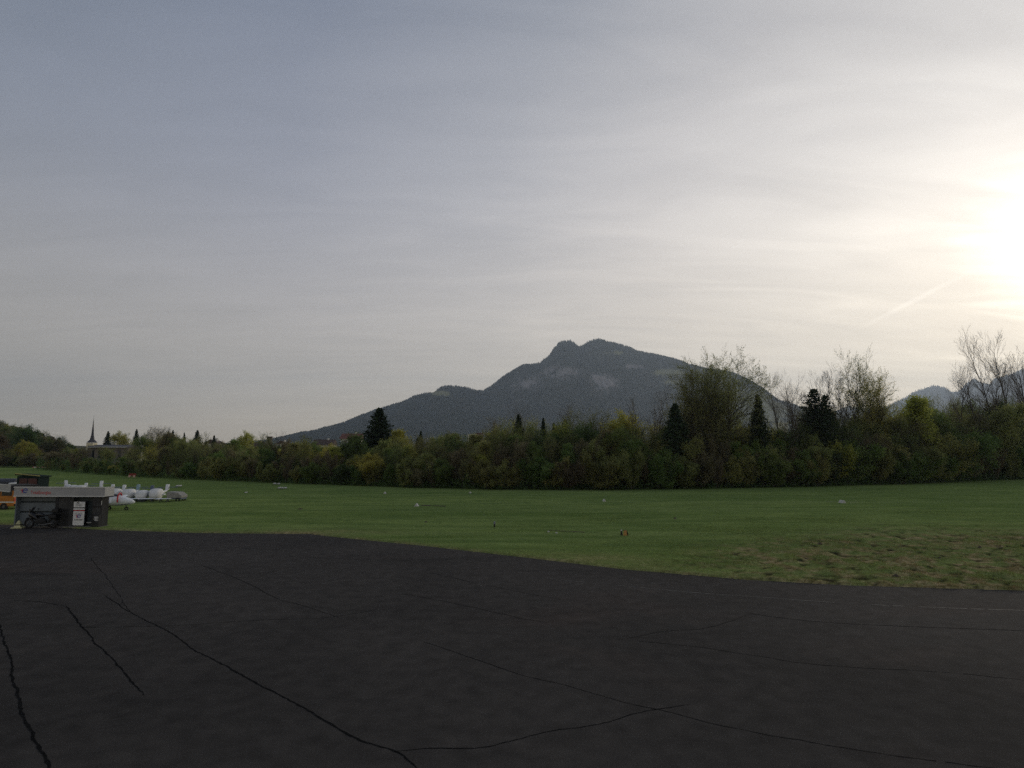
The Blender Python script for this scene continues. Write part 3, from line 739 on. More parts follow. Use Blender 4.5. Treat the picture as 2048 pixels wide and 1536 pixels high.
# woods between the belt and the village, and the wooded rise at the far left
for k in range(120):
    u = rnd.uniform(120, 760); D = footD(u) + rnd.uniform(25, 130)
    vt = float(np.interp(u, [120, 285, 300, 330, 400, 480, 560, 650, 760], [916, 912, 882, 878, 888, 896, 898, 896, 892])) + rnd.gauss(0, 4)
    kind = rnd.choice(['leafy', 'leafy', 'budding', 'leafy', 'conifer'] if u > 280 else ['leafy', 'leafy', 'budding'])
    leaf = None if kind == 'conifer' else pick(400); p = at(u, 900, D)
    lk = 'dark green' if kind == 'conifer' else looks[leaf]
    lab = f"{lk} {CATS[kind]} in the far woods {zone(u)}"
    tree(kind, rnd.randrange(9), (p.x, D, 0), max(5, hgt(u, vt, D)), 1.1, leaf, label=lab, group=lab)
for k in range(60):
    u = rnd.uniform(780, 2150); D = footD(u) + rnd.uniform(16, 40)
    vt = float(np.interp(u, [780, 1000, 1200, 1400, 1700, 2150], [884, 866, 858, 858, 832, 818])) + rnd.gauss(0, 6)
    kind = rnd.choice(['leafy', 'budding', 'budding', 'conifer']); leaf = None if kind == 'conifer' else pick(u); p = at(u, 900, D)
    lk = 'dark green' if kind == 'conifer' else looks[leaf]
    lab = f"{lk} {CATS[kind]} behind the belt {zone(u)}"
    tree(kind, rnd.randrange(9), (p.x, D, 0), hgt(u, vt, D), .9, leaf, label=lab, group=lab)
# rise
xs2 = np.linspace(-1, 1, 40); ys2 = np.linspace(-1, 1, 30); XX, YY = np.meshgrid(xs2, ys2)
hc = at(-60, 900, 330); hx = hc.x + XX * 130; hy = 330 + YY * 110
hzv = 9.0 * np.clip(1 - XX ** 2, 0, 1) ** 1.3 * np.clip(1 - YY ** 2, 0, 1) - .2
idx2 = np.arange(1200).reshape(30, 40); Fh = np.stack([idx2[:-1, :-1], idx2[:-1, 1:], idx2[1:, 1:], idx2[1:, :-1]], -1).reshape(-1, 4)
M_wood = mat('woodland floor', (0.06, 0.065, 0.03), 1, (0.03, 0.035, 0.018), .1)
hill = link('hill', npmesh('hill', np.stack([hx, hy, hzv], -1).reshape(-1, 3), Fh, M_wood, True)); tag(hill, kind='structure')
def hill_z(x, y):
    a, b = (x - hc.x) / 130, (y - 330) / 110
    return 9 * max(0, 1 - a * a) ** 1.3 * max(0, 1 - b * b) - .2 if abs(a) < 1 and abs(b) < 1 else 0
for k in range(170):
    u = rnd.uniform(-30, 178); D = rnd.uniform(195, 400); p = at(u, 900, D); z = max(0, hill_z(p.x, D))
    vt = float(np.interp(u, [-30, 0, 40, 70, 95, 120, 150, 175], [848, 849, 858, 866, 873, 881, 889, 896])) + rnd.gauss(0, 3) + rnd.random() * 22 * (D < 290)
    H = hgt(u, vt, D) - z
    if H < 4: continue
    H = min(H, 19); z = max(z, 0)
    kind = rnd.choice(['leafy', 'leafy', 'leafy', 'budding', 'conifer']); leaf = None if kind == 'conifer' else rnd.choice(['dark', 'brown', 'olive', 'green', 'brown'])
    lk = 'dark green' if kind == 'conifer' else looks[leaf]
    lab = f"{lk} {CATS[kind]} of the wooded rise at the far left"
    tree(kind, rnd.randrange(9), (p.x, D, z - .2), H, 1.15, leaf, label=lab, group=lab)
for k in range(14):
    u = -20 + k * 9 + rnd.uniform(-3, 3); D = 182 + rnd.uniform(0, 12); p = at(u, 900, D)
    lab = 'low bush along the far left end of the grass'
    tree('shrub', k, (p.x, D, 0), rnd.uniform(2.5, 5), 1.5, rnd.choice(['olive', 'dark', 'brown']), label=lab, group=lab)

# ------------------------------------------------------------------ mountains
def mountain_material():
    m = bpy.data.materials.new('mountain slope'); m.use_nodes = True
    t = m.node_tree; b = t.nodes['Principled BSDF']; L = t.links.new; b.inputs['Roughness'].default_value = 1; b.inputs['Specular IOR Level'].default_value = 0
    tcn = t.nodes.new('ShaderNodeTexCoord'); n = t.nodes.new('ShaderNodeTexNoise'); n.inputs['Scale'].default_value = .008; n.inputs['Detail'].default_value = 8
    L(tcn.outputs['Object'], n.inputs[0]); r = t.nodes.new('ShaderNodeValToRGB'); e = r.color_ramp.elements
    e[0].position = .35; e[0].color = (.022, .032, .018, 1); e[1].position = .66; e[1].color = (.060, .058, .040, 1); L(n.outputs[0], r.inputs[0])
    a = t.nodes.new('ShaderNodeAttribute'); a.attribute_name = 'meadow'; x = t.nodes.new('ShaderNodeMix'); x.data_type = 'RGBA'
    L(a.outputs['Fac'], x.inputs[0]); L(r.outputs[0], x.inputs[6]); x.inputs[7].default_value = (.21, .20, .09, 1)
    a2 = t.nodes.new('ShaderNodeAttribute'); a2.attribute_name = 'rock'; x2 = t.nodes.new('ShaderNodeMix'); x2.data_type = 'RGBA'
    L(a2.outputs['Fac'], x2.inputs[0]); L(x.outputs[2], x2.inputs[6]); x2.inputs[7].default_value = (.26, .235, .22, 1)
    L(x2.outputs[2], b.inputs['Base Color']); return m
M_mtn = mountain_material()
def massif(name, sil, RD, front, back, nU, nT, amp, seed, curve=1.25, meadows=(), rocks=(), jag=3.0):
    us = np.linspace(sil[0][0], sil[-1][0], nU); vv = np.interp(us, [s[0] for s in sil], [s[1] for s in sil])
    RDu = np.interp(us, [s[0] for s in RD], [s[1] for s in RD])
    vv = vv + jag * (fbm(us / 14.0, us * 0, 4, seed) - .5)
    t = np.concatenate([np.linspace(0, 1, nT), 1 + np.linspace(.04, 1, 14)])
    U, Tt = np.meshgrid(us, t); RR = np.broadcast_to(RDu, U.shape); 
    fr = np.clip(Tt, 0, 1); bk = np.clip(Tt - 1, 0, 1)
    D = RR - front * (1 - fr) + back * bk
    zr = np.array([at(u, v, d).z for u, v, d in zip(us, vv, RDu)])
    ZR = np.broadcast_to(zr, U.shape)
    Xw = (U - CX) / F * (D / CP) * 1.0
    Xw = np.array([[0.0]]) + (U - CX) / F * D / (CP - (CY - HOR) / F * SP)
    # spurs and gullies run down the slope; the profile itself steepens towards the top
    sp = fbm(Xw / 420.0 + 3 * fbm(Xw / 900., D / 900., 3, seed + 2), D / 1500.0, 5, seed + 5) - .5
    rg_ = 1 - np.abs(2 * fbm(Xw / 260.0, D / 700.0, 5, seed + 9) - 1) - .6
    Zf = ZR * fr ** curve + amp * (sp * 1.1 + rg_ * .7) * (fr * (1 - fr) * 4) ** .8 * (ZR / 600)
    Zf = Zf + amp * .12 * (fbm(Xw / 60., D / 60., 3, seed + 30) - .5) * (fr * (1 - fr) * 4) ** .5
    lim = CAMZ + (ZR - CAMZ) * (D / RR) - 4                    # never above the line of sight to the crest
    Zf = np.where(Tt < 1, np.minimum(Zf, lim), Zf)
    Z_ = np.where(Tt <= 1, Zf, ZR * (1 - bk) ** 1.1)
    Z_ = np.where(fr <= 0, -3, Z_)
    nt, nu = U.shape; ix = np.arange(nt * nu).reshape(nt, nu)
    Fm = np.stack([ix[:-1, :-1], ix[:-1, 1:], ix[1:, 1:], ix[1:, :-1]], -1).reshape(-1, 4)
    me = npmesh(name, np.stack([Xw, D, Z_], -1).reshape(-1, 3), Fm, M_mtn, True)
    Vp = HOR - (Z_ - CAMZ) / D * F
    md = np.zeros_like(U); rk = np.zeros_like(U)
    rot = fbm(Xw / 120., D / 200., 4, seed + 50)
    for (cu, cv, su, sv, s) in meadows: md += s * np.exp(-((U - cu) / su) ** 2 - ((Vp - cv) / sv) ** 2)
    for (cu, cv, su, sv, s) in rocks: rk += s * np.exp(-((U - cu) / su) ** 2 - ((Vp - cv) / sv) ** 2)
    md = np.clip((md * (.3 + 1.4 * rot) - .25) * 2.5, 0, 1); rk = np.clip((rk * (.2 + 1.6 * rot) - .3) * 2.5, 0, 1)
    attr(me, 'meadow', md); attr(me, 'rock', rk)
    o = link(name, me); tag(o, kind='structure')
    return dict(us=us, t=t, X=Xw, D=D, Z=Z_, md=md, rk=rk, nT=nT)
sil = [(380, 897), (470, 890), (520, 885), (560, 877), (600, 868), (640, 860), (690, 846), (720, 832), (760, 818), (800, 806), (830, 793), (865, 784), (880, 775), (893, 772), (920, 774),
       (950, 781), (965, 783), (985, 771), (1005, 756), (1025, 743), (1045, 732), (1080, 727), (1095, 716), (1108, 700), (1118, 688), (1128, 684), (1142, 683), (1152, 687), (1160, 695), (1168, 692), (1180, 683),
       (1200, 679), (1222, 685), (1260, 694), (1280, 704), (1320, 711), (1350, 718), (1380, 729), (1420, 739), (1470, 746), (1500, 759), (1530, 777), (1560, 799), (1600, 814), (1650, 824), (1700, 838), (1800, 866), (1900, 890)]
mt = massif('mountain', sil, [(380, 3500), (700, 4000), (1150, 4500), (1900, 4200)], 1900, 1500, 620, 150, 260, 4,
            meadows=[(880, 788, 26, 7, 1.1), (1500, 800, 50, 22, 1.0), (1450, 790, 40, 14, .9), (1340, 745, 45, 10, .8), (1345, 765, 28, 8, .8), (1560, 818, 30, 10, 1), (1540, 840, 60, 14, .8), (1230, 705, 60, 7, .6)],
            rocks=[(1275, 733, 26, 6, 1.0), (1120, 745, 60, 24, .6), (1215, 765, 40, 26, .65), (1050, 770, 40, 20, .5)])
silr = [(1600, 850), (1640, 836), (1675, 822), (1700, 813), (1740, 816), (1780, 814), (1810, 800), (1828, 790), (1845, 781), (1865, 774), (1885, 772), (1900, 777), (1912, 786), (1925, 784), (1940, 770), (1958, 757), (1975, 766),
        (1990, 768), (2005, 755), (2030, 752), (2048, 745), (2090, 728), (2140, 740), (2200, 760), (2300, 800)]
mr_ = massif('far_mountain', silr, [(1600, 8500), (2300, 8500)], 2600, 2200, 260, 70, 260, 60, meadows=(), rocks=[(1690, 822, 30, 8, 1.0), (2040, 775, 60, 20, .5)], jag=5)

# forest on the mountain: small conical crowns joined into one mass
def forest(name, M_, N, seed, size, matl, vmin=-1):
    rg = np.random.default_rng(seed)
    nt, nu = M_['X'].shape; T = M_['nT'] - 1
    fu = rg.uniform(0, nu - 1.001, N); ft = T * rg.uniform(.10, 1.0, N) ** .8; ft = np.minimum(ft + (rg.random(N) < .12) * 99, T + .99)
    i0 = ft.astype(int); j0 = fu.astype(int); a, b = ft - i0, fu - j0
    def S(A): return (A[i0, j0] * (1 - b) + A[i0, j0 + 1] * b) * (1 - a) + (A[i0 + 1, j0] * (1 - b) + A[i0 + 1, j0 + 1] * b) * a
    X_, Y_, Z_, md = S(M_['X']), S(M_['D']), S(M_['Z']), S(M_['md']) + S(M_['rk'])
    k = (md < rg.uniform(.15, .9, N)) & (Z_ > 8) & (fbm(X_ / 150., Y_ / 150., 3, seed) > .30)
    X_, Y_, Z_ = X_[k], Y_[k], Z_[k]; n = len(X_)
    h = rg.uniform(.55, 1.25, n) * size; r = h * rg.uniform(.20, .34, n)
    Vv = [np.stack([X_ + r * math.cos(q) , Y_ + r * math.sin(q), Z_ - 2], -1) for q in (0, 1.57, 3.14, 4.71)] + [np.stack([X_, Y_, Z_ + h], -1)]
    V_ = np.stack(Vv, 1).reshape(-1, 3); base = (np.arange(n) * 5)[:, None]
    Ff = np.concatenate([base + np.array([[q, (q + 1) % 4, 4]]) for q in range(4)])
    return link(name, npmesh(name, V_, Ff, matl))
fo = forest('mountain_forest', mt, 95000, 3, 15, LM['needle']); tag(fo, label='dark conifer forest covering the steep slopes of the mountain', cat='forest', kind='stuff')
fo2 = forest('broadleaf_forest', mt, 30000, 4, 11, LM['brown']); tag(fo2, label='brownish leafless broadleaf forest patches between the conifers of the mountain', cat='forest', kind='stuff')
fo3 = forest('far_forest', mr_, 16000, 5, 26, LM['needle']); tag(fo3, label='forest on the far bluish mountains at the right', cat='forest', kind='stuff')

# ------------------------------------------------------------------ village
M_cream = mat('cream render', (0.78, 0.71, 0.50), .9, (0.62, 0.56, 0.38), .5)
M_white = mat('white render', (0.62, 0.60, 0.56), .9, (0.5, 0.49, 0.45), .5)
M_ochre = mat('ochre render', (0.42, 0.36, 0.16), .9, (0.32, 0.27, 0.12), .5)
M_tile = mat('brown roof tile', (0.085, 0.055, 0.045), .9, (0.05, 0.035, 0.03), 1.0)
M_redtile = mat('dull red roof tile', (0.17, 0.07, 0.05), .9, (0.11, 0.05, 0.04), 1.0)
M_slate = mat('grey slate', (0.075, 0.072, 0.08), .7, (0.045, 0.045, 0.052), 1.0)
M_glassd = mat('dark window glass', (0.03, 0.035, 0.04), .15, (0.02, 0.022, 0.028), 1.0, spec=.6)
M_eave = mat('pale roof edge metal', (0.55, 0.55, 0.5), .5, (0.4, 0.4, 0.38), 1.0)

D = 210; c = at(183, 900, D); k = D / F
church = empty('church', (c.x, D, 0), 0, label='village church with a needle spire and a pale bell tower', cat='church')
tz = hgt(183, 886, D); w = 6.6 * k
MB().box(-w, w, -w, w, 0, tz).build('tower', M_cream, church)
for sx in (-1,):
    MB().box(-w * .45, w * .42, -w - .03, -w + .02, tz - 2.3, tz - .9).build('bell_opening', M_glassd, church)
MB().box(-w * .45, w * .42, -w - .05, -w + .02, tz - 4.2, tz - 3.4).build('window', M_glassd, church)
eave = hgt(183, 885, D); cone = []
for zz, rr in ((eave - .05, 1.45 * w), (eave + .35, 1.15 * w), (eave + 1.0, .62 * w), (hgt(183, 870, D), .36 * w), (hgt(183, 855, D), .2 * w), (hgt(183, 836, D), .02)):
    cone.append([(rr * math.cos(a), rr * math.sin(a), zz) for a in [math.pi / 8 + math.pi / 4 * i for i in range(8)]])
sp_ = MB().loft(cone).build('spire', M_slate, church)
MB().tube([(0, 0, hgt(183, 837, D)), (0, 0, hgt(183, 830, D))], .03, 5).build('cross', M_slate, sp_)
nx0, nx1 = w + .02, (266 - 183) * k; nz = hgt(183, 893, D)
MB().box(nx0, nx1, -3.2, 3.2, 0, nz - .25).build('nave', mat('grey brown nave wall', (0.20, 0.17, 0.14), .9, (0.14, 0.12, 0.10), .5), church)
MB().prism([(-3.9, nz - .35), (-3.9, nz - .1), (0, nz + .55), (3.9, nz - .1), (3.9, nz - .35)], 'x', nx0, nx1 + .4).build('roof', M_slate, church)
MB().box(nx0, nx1 + .42, -4.02, -3.91, nz - .34, nz - .1).build('gutter', M_eave, church)
for i in range(5):
    x = nx0 + 1.2 + i * (nx1 - nx0 - 2) / 5
    MB().box(x, x + .8, -3.23, -3.17, 2.2, nz - 1.0).build('window', M_glassd, church)

def house(u0, u1, vtop, D, wall, roof, label, ridge='x', cat='house', storeys=2, rooff=.35, name='house', flat=False, chim=True):
    c = at((u0 + u1) / 2, 900, D); k = D / F; hw = (u1 - u0) / 2 * k; top = hgt((u0 + u1) / 2, vtop, D)
    o = empty(name, (c.x, D, 0), 0, label=label, cat=cat)
    rh = 0.35 if flat else max(1.2, hw * rooff * 1.6); zt = top - rh; dp = min(hw, 6)
    MB().box(-hw, hw, -dp, dp, 0, zt).build('wall', wall, o)
    if flat: r_ = MB().box(-hw - .3, hw + .3, -dp - .3, dp + .3, zt, top).build('roof', roof, o)
    elif ridge == 'x': r_ = MB().prism([(-dp - .7, zt - .15), (0, top), (dp + .7, zt - .15), (0, zt - .1)], 'x', -hw - .5, hw + .5).build('roof', roof, o)
    else: r_ = MB().prism([(-hw - .7, zt - .15), (0, top), (hw + .7, zt - .15), (0, zt - .1)], 'y', -dp - .5, dp + .5).build('roof', roof, o)
    if chim and not flat: MB().box(hw * .3, hw * .3 + .7, -.4, .4, top - rh * .6, top + .5).build('chimney', wall, r_)
    ncol = max(2, int(hw * 2 / 3.2)); sh = 2.9
    for s in range(storeys):
        z = zt - 2.1 - s * sh
        if z < 1: break
        for cc in range(ncol):
            x = -hw + (cc + .5) * 2 * hw / ncol
            MB().box(x - .6, x + .6, -dp - .05, -dp + .02, z, z + 1.4).build('window', M_glassd, o)
    return o
house(414, 440, 879, 230, M_white, M_tile, 'gabled house with a pale wall and dark roof among the far trees', ridge='y')
house(500, 530, 884, 260, M_ochre, M_tile, 'long low dark roofed building left of the far round tower')
house(534, 542, 873, 280, M_tile, M_tile, 'narrow brown tower block beside the small bare tree', flat=True, cat='building', name='tower_building')
house(556, 574, 882, 300, M_white, M_tile, 'small dark roofed house right of the narrow brown tower', ridge='y')
house(686, 722, 867, 260, M_white, M_redtile, 'wide house with a dull red roof left of the big spruce')
house(630, 668, 879, 280, M_white, M_tile, 'pale walled low house between the mountain foot and the red roof')
house(270, 288, 893, 200, M_white, M_tile, 'small white gabled house right of the church nave')
house(224, 233, 884, 260, M_white, M_eave, 'little pale flat roofed house above the church roof', flat=True)
house(884, 907, 872, 430, M_ochre, M_eave, 'ochre and white apartment block left of the thin spruce', flat=True, storeys=6, cat='building', name='apartment_block')
house(936, 952, 868, 470, M_white, M_eave, 'white apartment block right of the yellow trees', flat=True, storeys=7, cat='building', name='apartment_block')
house(953, 966, 866, 450, M_redtile, M_redtile, 'brick red apartment block adjoining the white one', flat=True, storeys=7, cat='building', name='apartment_block')
house(1552, 1574, 845, 400, M_white, M_eave, 'pale flat roofed building at the foot of the right flank', flat=True, storeys=5, cat='building', name='apartment_block')

# ------------------------------------------------------------------ fuel station
M_fascia = mat('light grey fascia sheet', (0.36, 0.36, 0.36), .5, (0.30, 0.30, 0.30), 1.2)
M_trimw = mat('white trim', (0.62, 0.62, 0.60), .5, (0.5, 0.5, 0.48), 2)
M_bluew = mat('pale blue grey panel', (0.15, 0.175, 0.19), .7, (0.12, 0.14, 0.155), .9)
M_dgrey = mat('dark grey steel', (0.040, 0.040, 0.040), .85, (0.028, 0.028, 0.028), 1.5, spec=.1)
M_mgrey = mat('mid grey steel', (0.065, 0.065, 0.063), .85, (0.045, 0.045, 0.045), 1.5, spec=.1)
M_green = mat('dark blue green steel', (0.03, 0.042, 0.045), .6, (0.022, 0.03, 0.034), 1.5)
M_black = mat('black plastic', (0.012, 0.012, 0.013), .5, (0.008, 0.008, 0.008), 4)
M_rubber = mat('rubber', (0.02, 0.02, 0.02), .9, (0.014, 0.014, 0.014), 4)
M_steel = mat('bare steel', (0.12, 0.12, 0.12), .6, (0.08, 0.08, 0.08), 4, metal=.5)
M_red = mat('red print', (0.50, 0.03, 0.03), .6, (0.45, 0.03, 0.03), 3)
M_blue = mat('blue print', (0.02, 0.04, 0.30), .6, (0.02, 0.035, 0.25), 3)
M_ink = mat('black print', (0.02, 0.02, 0.022), .7, (0.015, 0.015, 0.015), 3)
M_board = mat('white sign board', (0.70, 0.70, 0.69), .6, (0.62, 0.62, 0.61), 3)
M_concrete = mat('concrete', (0.17, 0.165, 0.155), .9, (0.12, 0.115, 0.11), 2)

L_ = ground(27, 1054.5); R_ = ground(201, 1055.5)
fd = (R_ - L_); W = fd.length; th = math.atan2(fd.y, fd.x)
hut = empty('fuel_station', L_, th, label='grey fuel station hut with pale fascia and white sign at the asphalt edge', cat='fuel station')
DP = .62
def hx_(u): return (u - 27) / 174.0 * W
kz = (CAMZ) / (1054.5 - 900.0)
def hz2(v, base=1054.5): return (base - v) * kz
FT, FB = hz2(974), hz2(993)
# plinth, back and shell
MB().box(-.05, W + .05, -.12, DP + .1, 0, .08).build('plinth', M_concrete, hut)
MB().box(.0, W, DP - .06, DP, .08, FB + .1).build('back_wall', M_dgrey, hut)
MB().box(0, .07, 0, DP - .06, .08, FB + .1).build('side_wall', M_bluew, hut)
MB().box(W - .07, W, 0, DP - .06, .08, FB + .1).build('side_wall', M_dgrey, hut)
rf = MB().box(-.02, W + .18, -.10, DP + .12, FB, FT - .04).build('roof', M_dgrey, hut)
MB().box(-.03, W + .20, -.16, -.10, FB, FT).build('fascia', M_fascia, hut, bevel=.01)
MB().box(W + .18, W + .24, -.16, DP + .12, FB, FT).build('fascia', M_fascia, hut, bevel=.01)
MB().box(-.05, W + .26, -.18, -.161, FT - .05, FT + .02).build('trim_strip', M_trimw, hut)
MB().box(-.05, W + .26, -.18, -.161, FB - .01, FB + .05).build('trim_strip', M_trimw, hut)
# left bay: three pale horizontal metal panels
x1 = hx_(108)
for (va, vb) in ((994.5, 1003), (1006.5, 1023), (1026.5, 1050)):
    p_ = MB().box(.07, x1, .30, .36, hz2(vb), hz2(va)).build('metal_panel', M_bluew, hut, bevel=.012)
MB().box(.07, x1, .36, .42, .08, FB).build('bay_backing', M_green, hut)
MB().box(x1 - .12, x1 - .04, .18, .30, hz2(1007), hz2(1002)).build('bay_lamp', M_trimw, hut, bevel=.01)
MB().box(x1, x1 + .16, -.02, .5, .08, FB).build('post', M_dgrey, hut, bevel=.01)
# grey service door with a vent
d0, d1 = x1 + .16, hx_(143)
dr = MB().box(d0, d1, .02, .10, .08, FB).build('service_door', M_mgrey, hut)
MB().box(hx_(126), hx_(134), -.005, .02, hz2(1050), hz2(1018)).build('locker_door', M_dgrey, dr, bevel=.005)
for i in range(5):
    MB().box(d0 + .1, hx_(124), -.006, .02, .5 + i * .09, .54 + i * .09).build('vent_slat', M_dgrey, dr)
MB().box(hx_(123), hx_(123) + .03, -.04, .02, 1.0, 1.16).build('handle', M_steel, dr)
# recess and sign
MB().box(d1, hx_(181), .30, .36, .08, FB).build('recess_panel', M_green, hut)
MB().box(hx_(167), hx_(181), .24, .30, hz2(1046), hz2(1044.5)).build('recess_rail', M_trimw, hut)
s0, s1 = hx_(145), hx_(167)
sg = MB().box(s0, s1, -.02, .02, hz2(1050), hz2(1022)).build('sign_board', M_board, hut, bevel=.004)
MB().box(s0, s1, -.02, .02, hz2(1014.5), hz2(1003.5)).build('notice_board', M_board, hut, label='upper white notice with fine print')
MB().box(s0, s1, -.02, .02, hz2(1019.5), hz2(1016.5)).build('strip_board', M_board, hut)
MB().box(s0, s1, -.018, .02, hz2(1021.5), hz2(1020)).build('red_strip', M_red, hut)
MB().box(s0 + .02, s1 - .02, .02, .30, hz2(1052), hz2(1002)).build('sign_frame', M_black, hut)
def text(body, size, x, z, parent, m, y=-.026, align='LEFT', name='lettering', sx=1.0, bold=0.0):
    c_ = bpy.data.curves.new(name, 'FONT'); c_.body = body; c_.size = size; c_.align_x = align; c_.extrude = .002; c_.offset = bold
    c_.materials.append(m); o = link(name, c_, parent, (x, y, z)); o.rotation_euler = (math.pi / 2, 0, 0); o.scale = (sx, 1, 1)
    bpy.context.view_layer.update()
    me = bpy.data.meshes.new_from_object(o.evaluated_get(bpy.context.evaluated_depsgraph_get())); bpy.data.objects.remove(o)
    o = link(name, me, parent, (x, y, z)); o.rotation_euler = (math.pi / 2, 0, 0); o.scale = (sx, 1, 1); return o
def ribbon_logo(x, z, s, parent, y):
    """t and e drawn as one ribbon: red bar and stem, blue loop"""
    m_ = MB(); m_.box(x, x + s * .62, y - .006, y, z + s * .30, z + s * .42); m_.box(x + s * .30, x + s * .44, y - .006, y, z - s * .18, z + s * .55)
    m_.build('logo_stem', M_red, parent)
    pts = [(x + s * .95 + s * .42 * math.cos(a), y - .004, z + s * .25 + s * .36 * math.sin(a)) for a in [R(-40) - i * R(320) / 16 for i in range(17)]]
    m2 = MB(); m2.tube(pts, s * .075, 6); m2.box(x + s * .58, x + s * 1.32, y - .006, y, z + s * .20, z + s * .30); m2.build('logo_loop', M_blue, parent)
ribbon_logo(hx_(39), FB + .28, .34, hut, -.162)
text('TotalEnergies', .30, hx_(60), FB + .16, hut, M_red, y=-.164, sx=.82)
sw = (s0 + s1) / 2
ribbon_logo(s0 + .16, hz2(1034), .26, sg, -.024)
text('TotalEnergies', .115, sw, hz2(1040), sg, M_ink, y=-.023, align='CENTER', sx=.9, bold=.002)
for i in range(3): MB().box(s0 + .12, s1 - .12, -.023, -.0205, hz2(1025.5) - i * .05, hz2(1025.5) - i * .05 + .012).build('text_line', M_ink, sg)
for i in range(4): MB().box(s0 + .12, s1 - .15 - .05 * (i % 2), -.0235, -.0205, hz2(1008) - i * .045, hz2(1008) - i * .045 + .012).build('text_line', M_ink, hut)
MB().box(s0 + .18, s0 + .36, -.0235, -.0205, hz2(1006.5), hz2(1004.6)).build('print_block', M_ink, hut)
# dispenser bay at the right
q0, q1 = hx_(181), W - .07
db = MB().box(q0, q1, .06, .12, .08, FB).build('dispenser_panel', M_mgrey, hut)
MB().box(q0 + .02, q1 - .06, .0, .06, hz2(1013.5), hz2(1012)).build('panel_seam', M_dgrey, db)
disp = MB().box(hx_(187), hx_(201), -.22, .06, .08, hz2(1028)).build('dispenser', M_dgrey, hut, bevel=.015)
MB().box(hx_(192), hx_(200), -.232, -.22, hz2(1040), hz2(1032)).build('dispenser_label', M_trimw, disp)
for i in range(3): MB().box(hx_(193) + i * .09, hx_(193) + i * .09 + .035, -.236, -.232, hz2(1039), hz2(1033)).build('digit', M_ink, disp)
MB().tube([(hx_(188), -.24, 1.0), (hx_(187), -.30, .75), (hx_(188), -.32, .4), (hx_(190), -.30, .25), (hx_(192), -.26, .5)], .02, 6).build('hose', M_rubber, disp)
MB().box(hx_(200), W - .01, -.03, .0, hz2(1010), hz2(1001)).build('meter_box', M_trimw, hut, bevel=.01)

# second canopy wing, behind the left end
p0, p1 = at(4, 900, 43.5), at(28, 900, 42.2)
w2 = (p1 - p0).length; th2 = math.atan2(p1.y - p0.y, p1.x - p0.x)
cn = empty('canopy', (p0.x, p0.y, 0), th2, label='low pale canopy wing on thin posts joining the left end of the fuel station', cat='canopy')
zt, zb = hgt(15, 968.5, 43), hgt(15, 982.5, 43)
MB().box(0, w2, -.06, 0, zb, zt).build('fascia', M_fascia, cn, bevel=.01)
MB().box(0, w2, 0, 1.6, zb + .08, zt - .05).build('roof', M_dgrey, cn)
MB().box(-.02, w2, -.08, -.061, zt - .04, zt + .02).build('trim_strip', M_trimw, cn)
MB().box(-.02, w2, -.08, -.061, zb - .01, zb + .05).build('trim_strip', M_trimw, cn)
for x in (.03, w2 - .12):
    MB().box(x, x + .08, 1.45, 1.55, 0, zb + .09).build('post', M_mgrey, cn)

# traffic cone shaped marker at the left corner
c = ground(37, 1056)
M_cone = mat('dirty pale yellow plastic', (0.52, 0.50, 0.27), .6, (0.40, 0.39, 0.22), 4)
mk = empty('marker_cone', c, .2, label='pale yellow pyramid marker standing by the left corner of the fuel station', cat='marker')
MB().loft([[(r * x, r * y, z) for x, y in ((-1, -1), (1, -1), (1, 1), (-1, 1))] for z, r in ((.06, .20), (.46, .045))]).build('cone', M_cone, mk)
MB().box(-.31, .31, -.31, .31, 0, .06).build('base', M_cone, mk, bevel=.01)
MB().loft([[(r * x, r * y, z) for x, y in ((-1, -1), (1, -1), (1, 1), (-1, 1))] for z, r in ((.18, .161), (.24, .138))]).build('band', M_ink, mk)

# motorcycle in front of the left bay
c = ground(82, 1056.5)
mc = empty('motorcycle', c, th + R(4), label='black motorcycle with a windscreen parked before the pale bay of the fuel station', cat='motorcycle')
M_paintb = mat('black motorcycle paint', (0.010, 0.010, 0.012), .3, (0.008, 0.008, 0.009), 5, spec=.5)
for x in (-.74, .70):
    wh = MB().torus((x, 0, .32), .26, .065, 'y', 22, 8).build('wheel', M_rubber, mc, True)
    MB().torus((x, 0, .32), .19, .02, 'y', 18, 6).build('rim', M_steel, wh, True)
    s_ = MB()
    for a in range(7): s_.tube([(x, 0, .32), (x + .19 * math.cos(a * .9), 0, .32 + .19 * math.sin(a * .9))], .010, 4)
    s_.build('spokes', M_steel, wh)
MB().ell([(-.42, 0, .80, .05, .05), (-.34, 0, .82, .14, .13), (-.12, 0, .85, .17, .16), (.08, 0, .80, .12, .11), (.16, 0, .77, .05, .06)], 14).build('fuel_tank', M_paintb, mc, True)
MB().ell([(.05, 0, .80, .10, .04), (.25, 0, .78, .15, .05), (.50, 0, .84, .13, .06), (.80, 0, .90, .09, .05), (.86, 0, .91, .03, .02)], 12).build('seat', M_black, mc, True)
MB().ell([(-.36, 0, .42, .08, .10), (-.25, 0, .45, .18, .20), (.10, 0, .45, .20, .20), (.28, 0, .42, .10, .12)], 12, .8).build('engine', M_dgrey, mc, True)
MB().ell([(-.80, 0, .86, .05, .05), (-.74, 0, .88, .17, .15), (-.55, 0, .84, .24, .20), (-.30, 0, .66, .22, .20), (-.20, 0, .58, .16, .12)], 14).build('fairing', M_paintb, mc, True)
MB().loft([[(-.72, y, .98) for y in (-.15, -.05, .05, .15)] + [(-.70, y, .98) for y in (.15, .05, -.05, -.15)], [(-.52, y, 1.33) for y in (-.12, -.04, .04, .12)] + [(-.50, y, 1.33) for y in (.12, .04, -.04, -.12)]]).build('windscreen', M_glassd, mc)
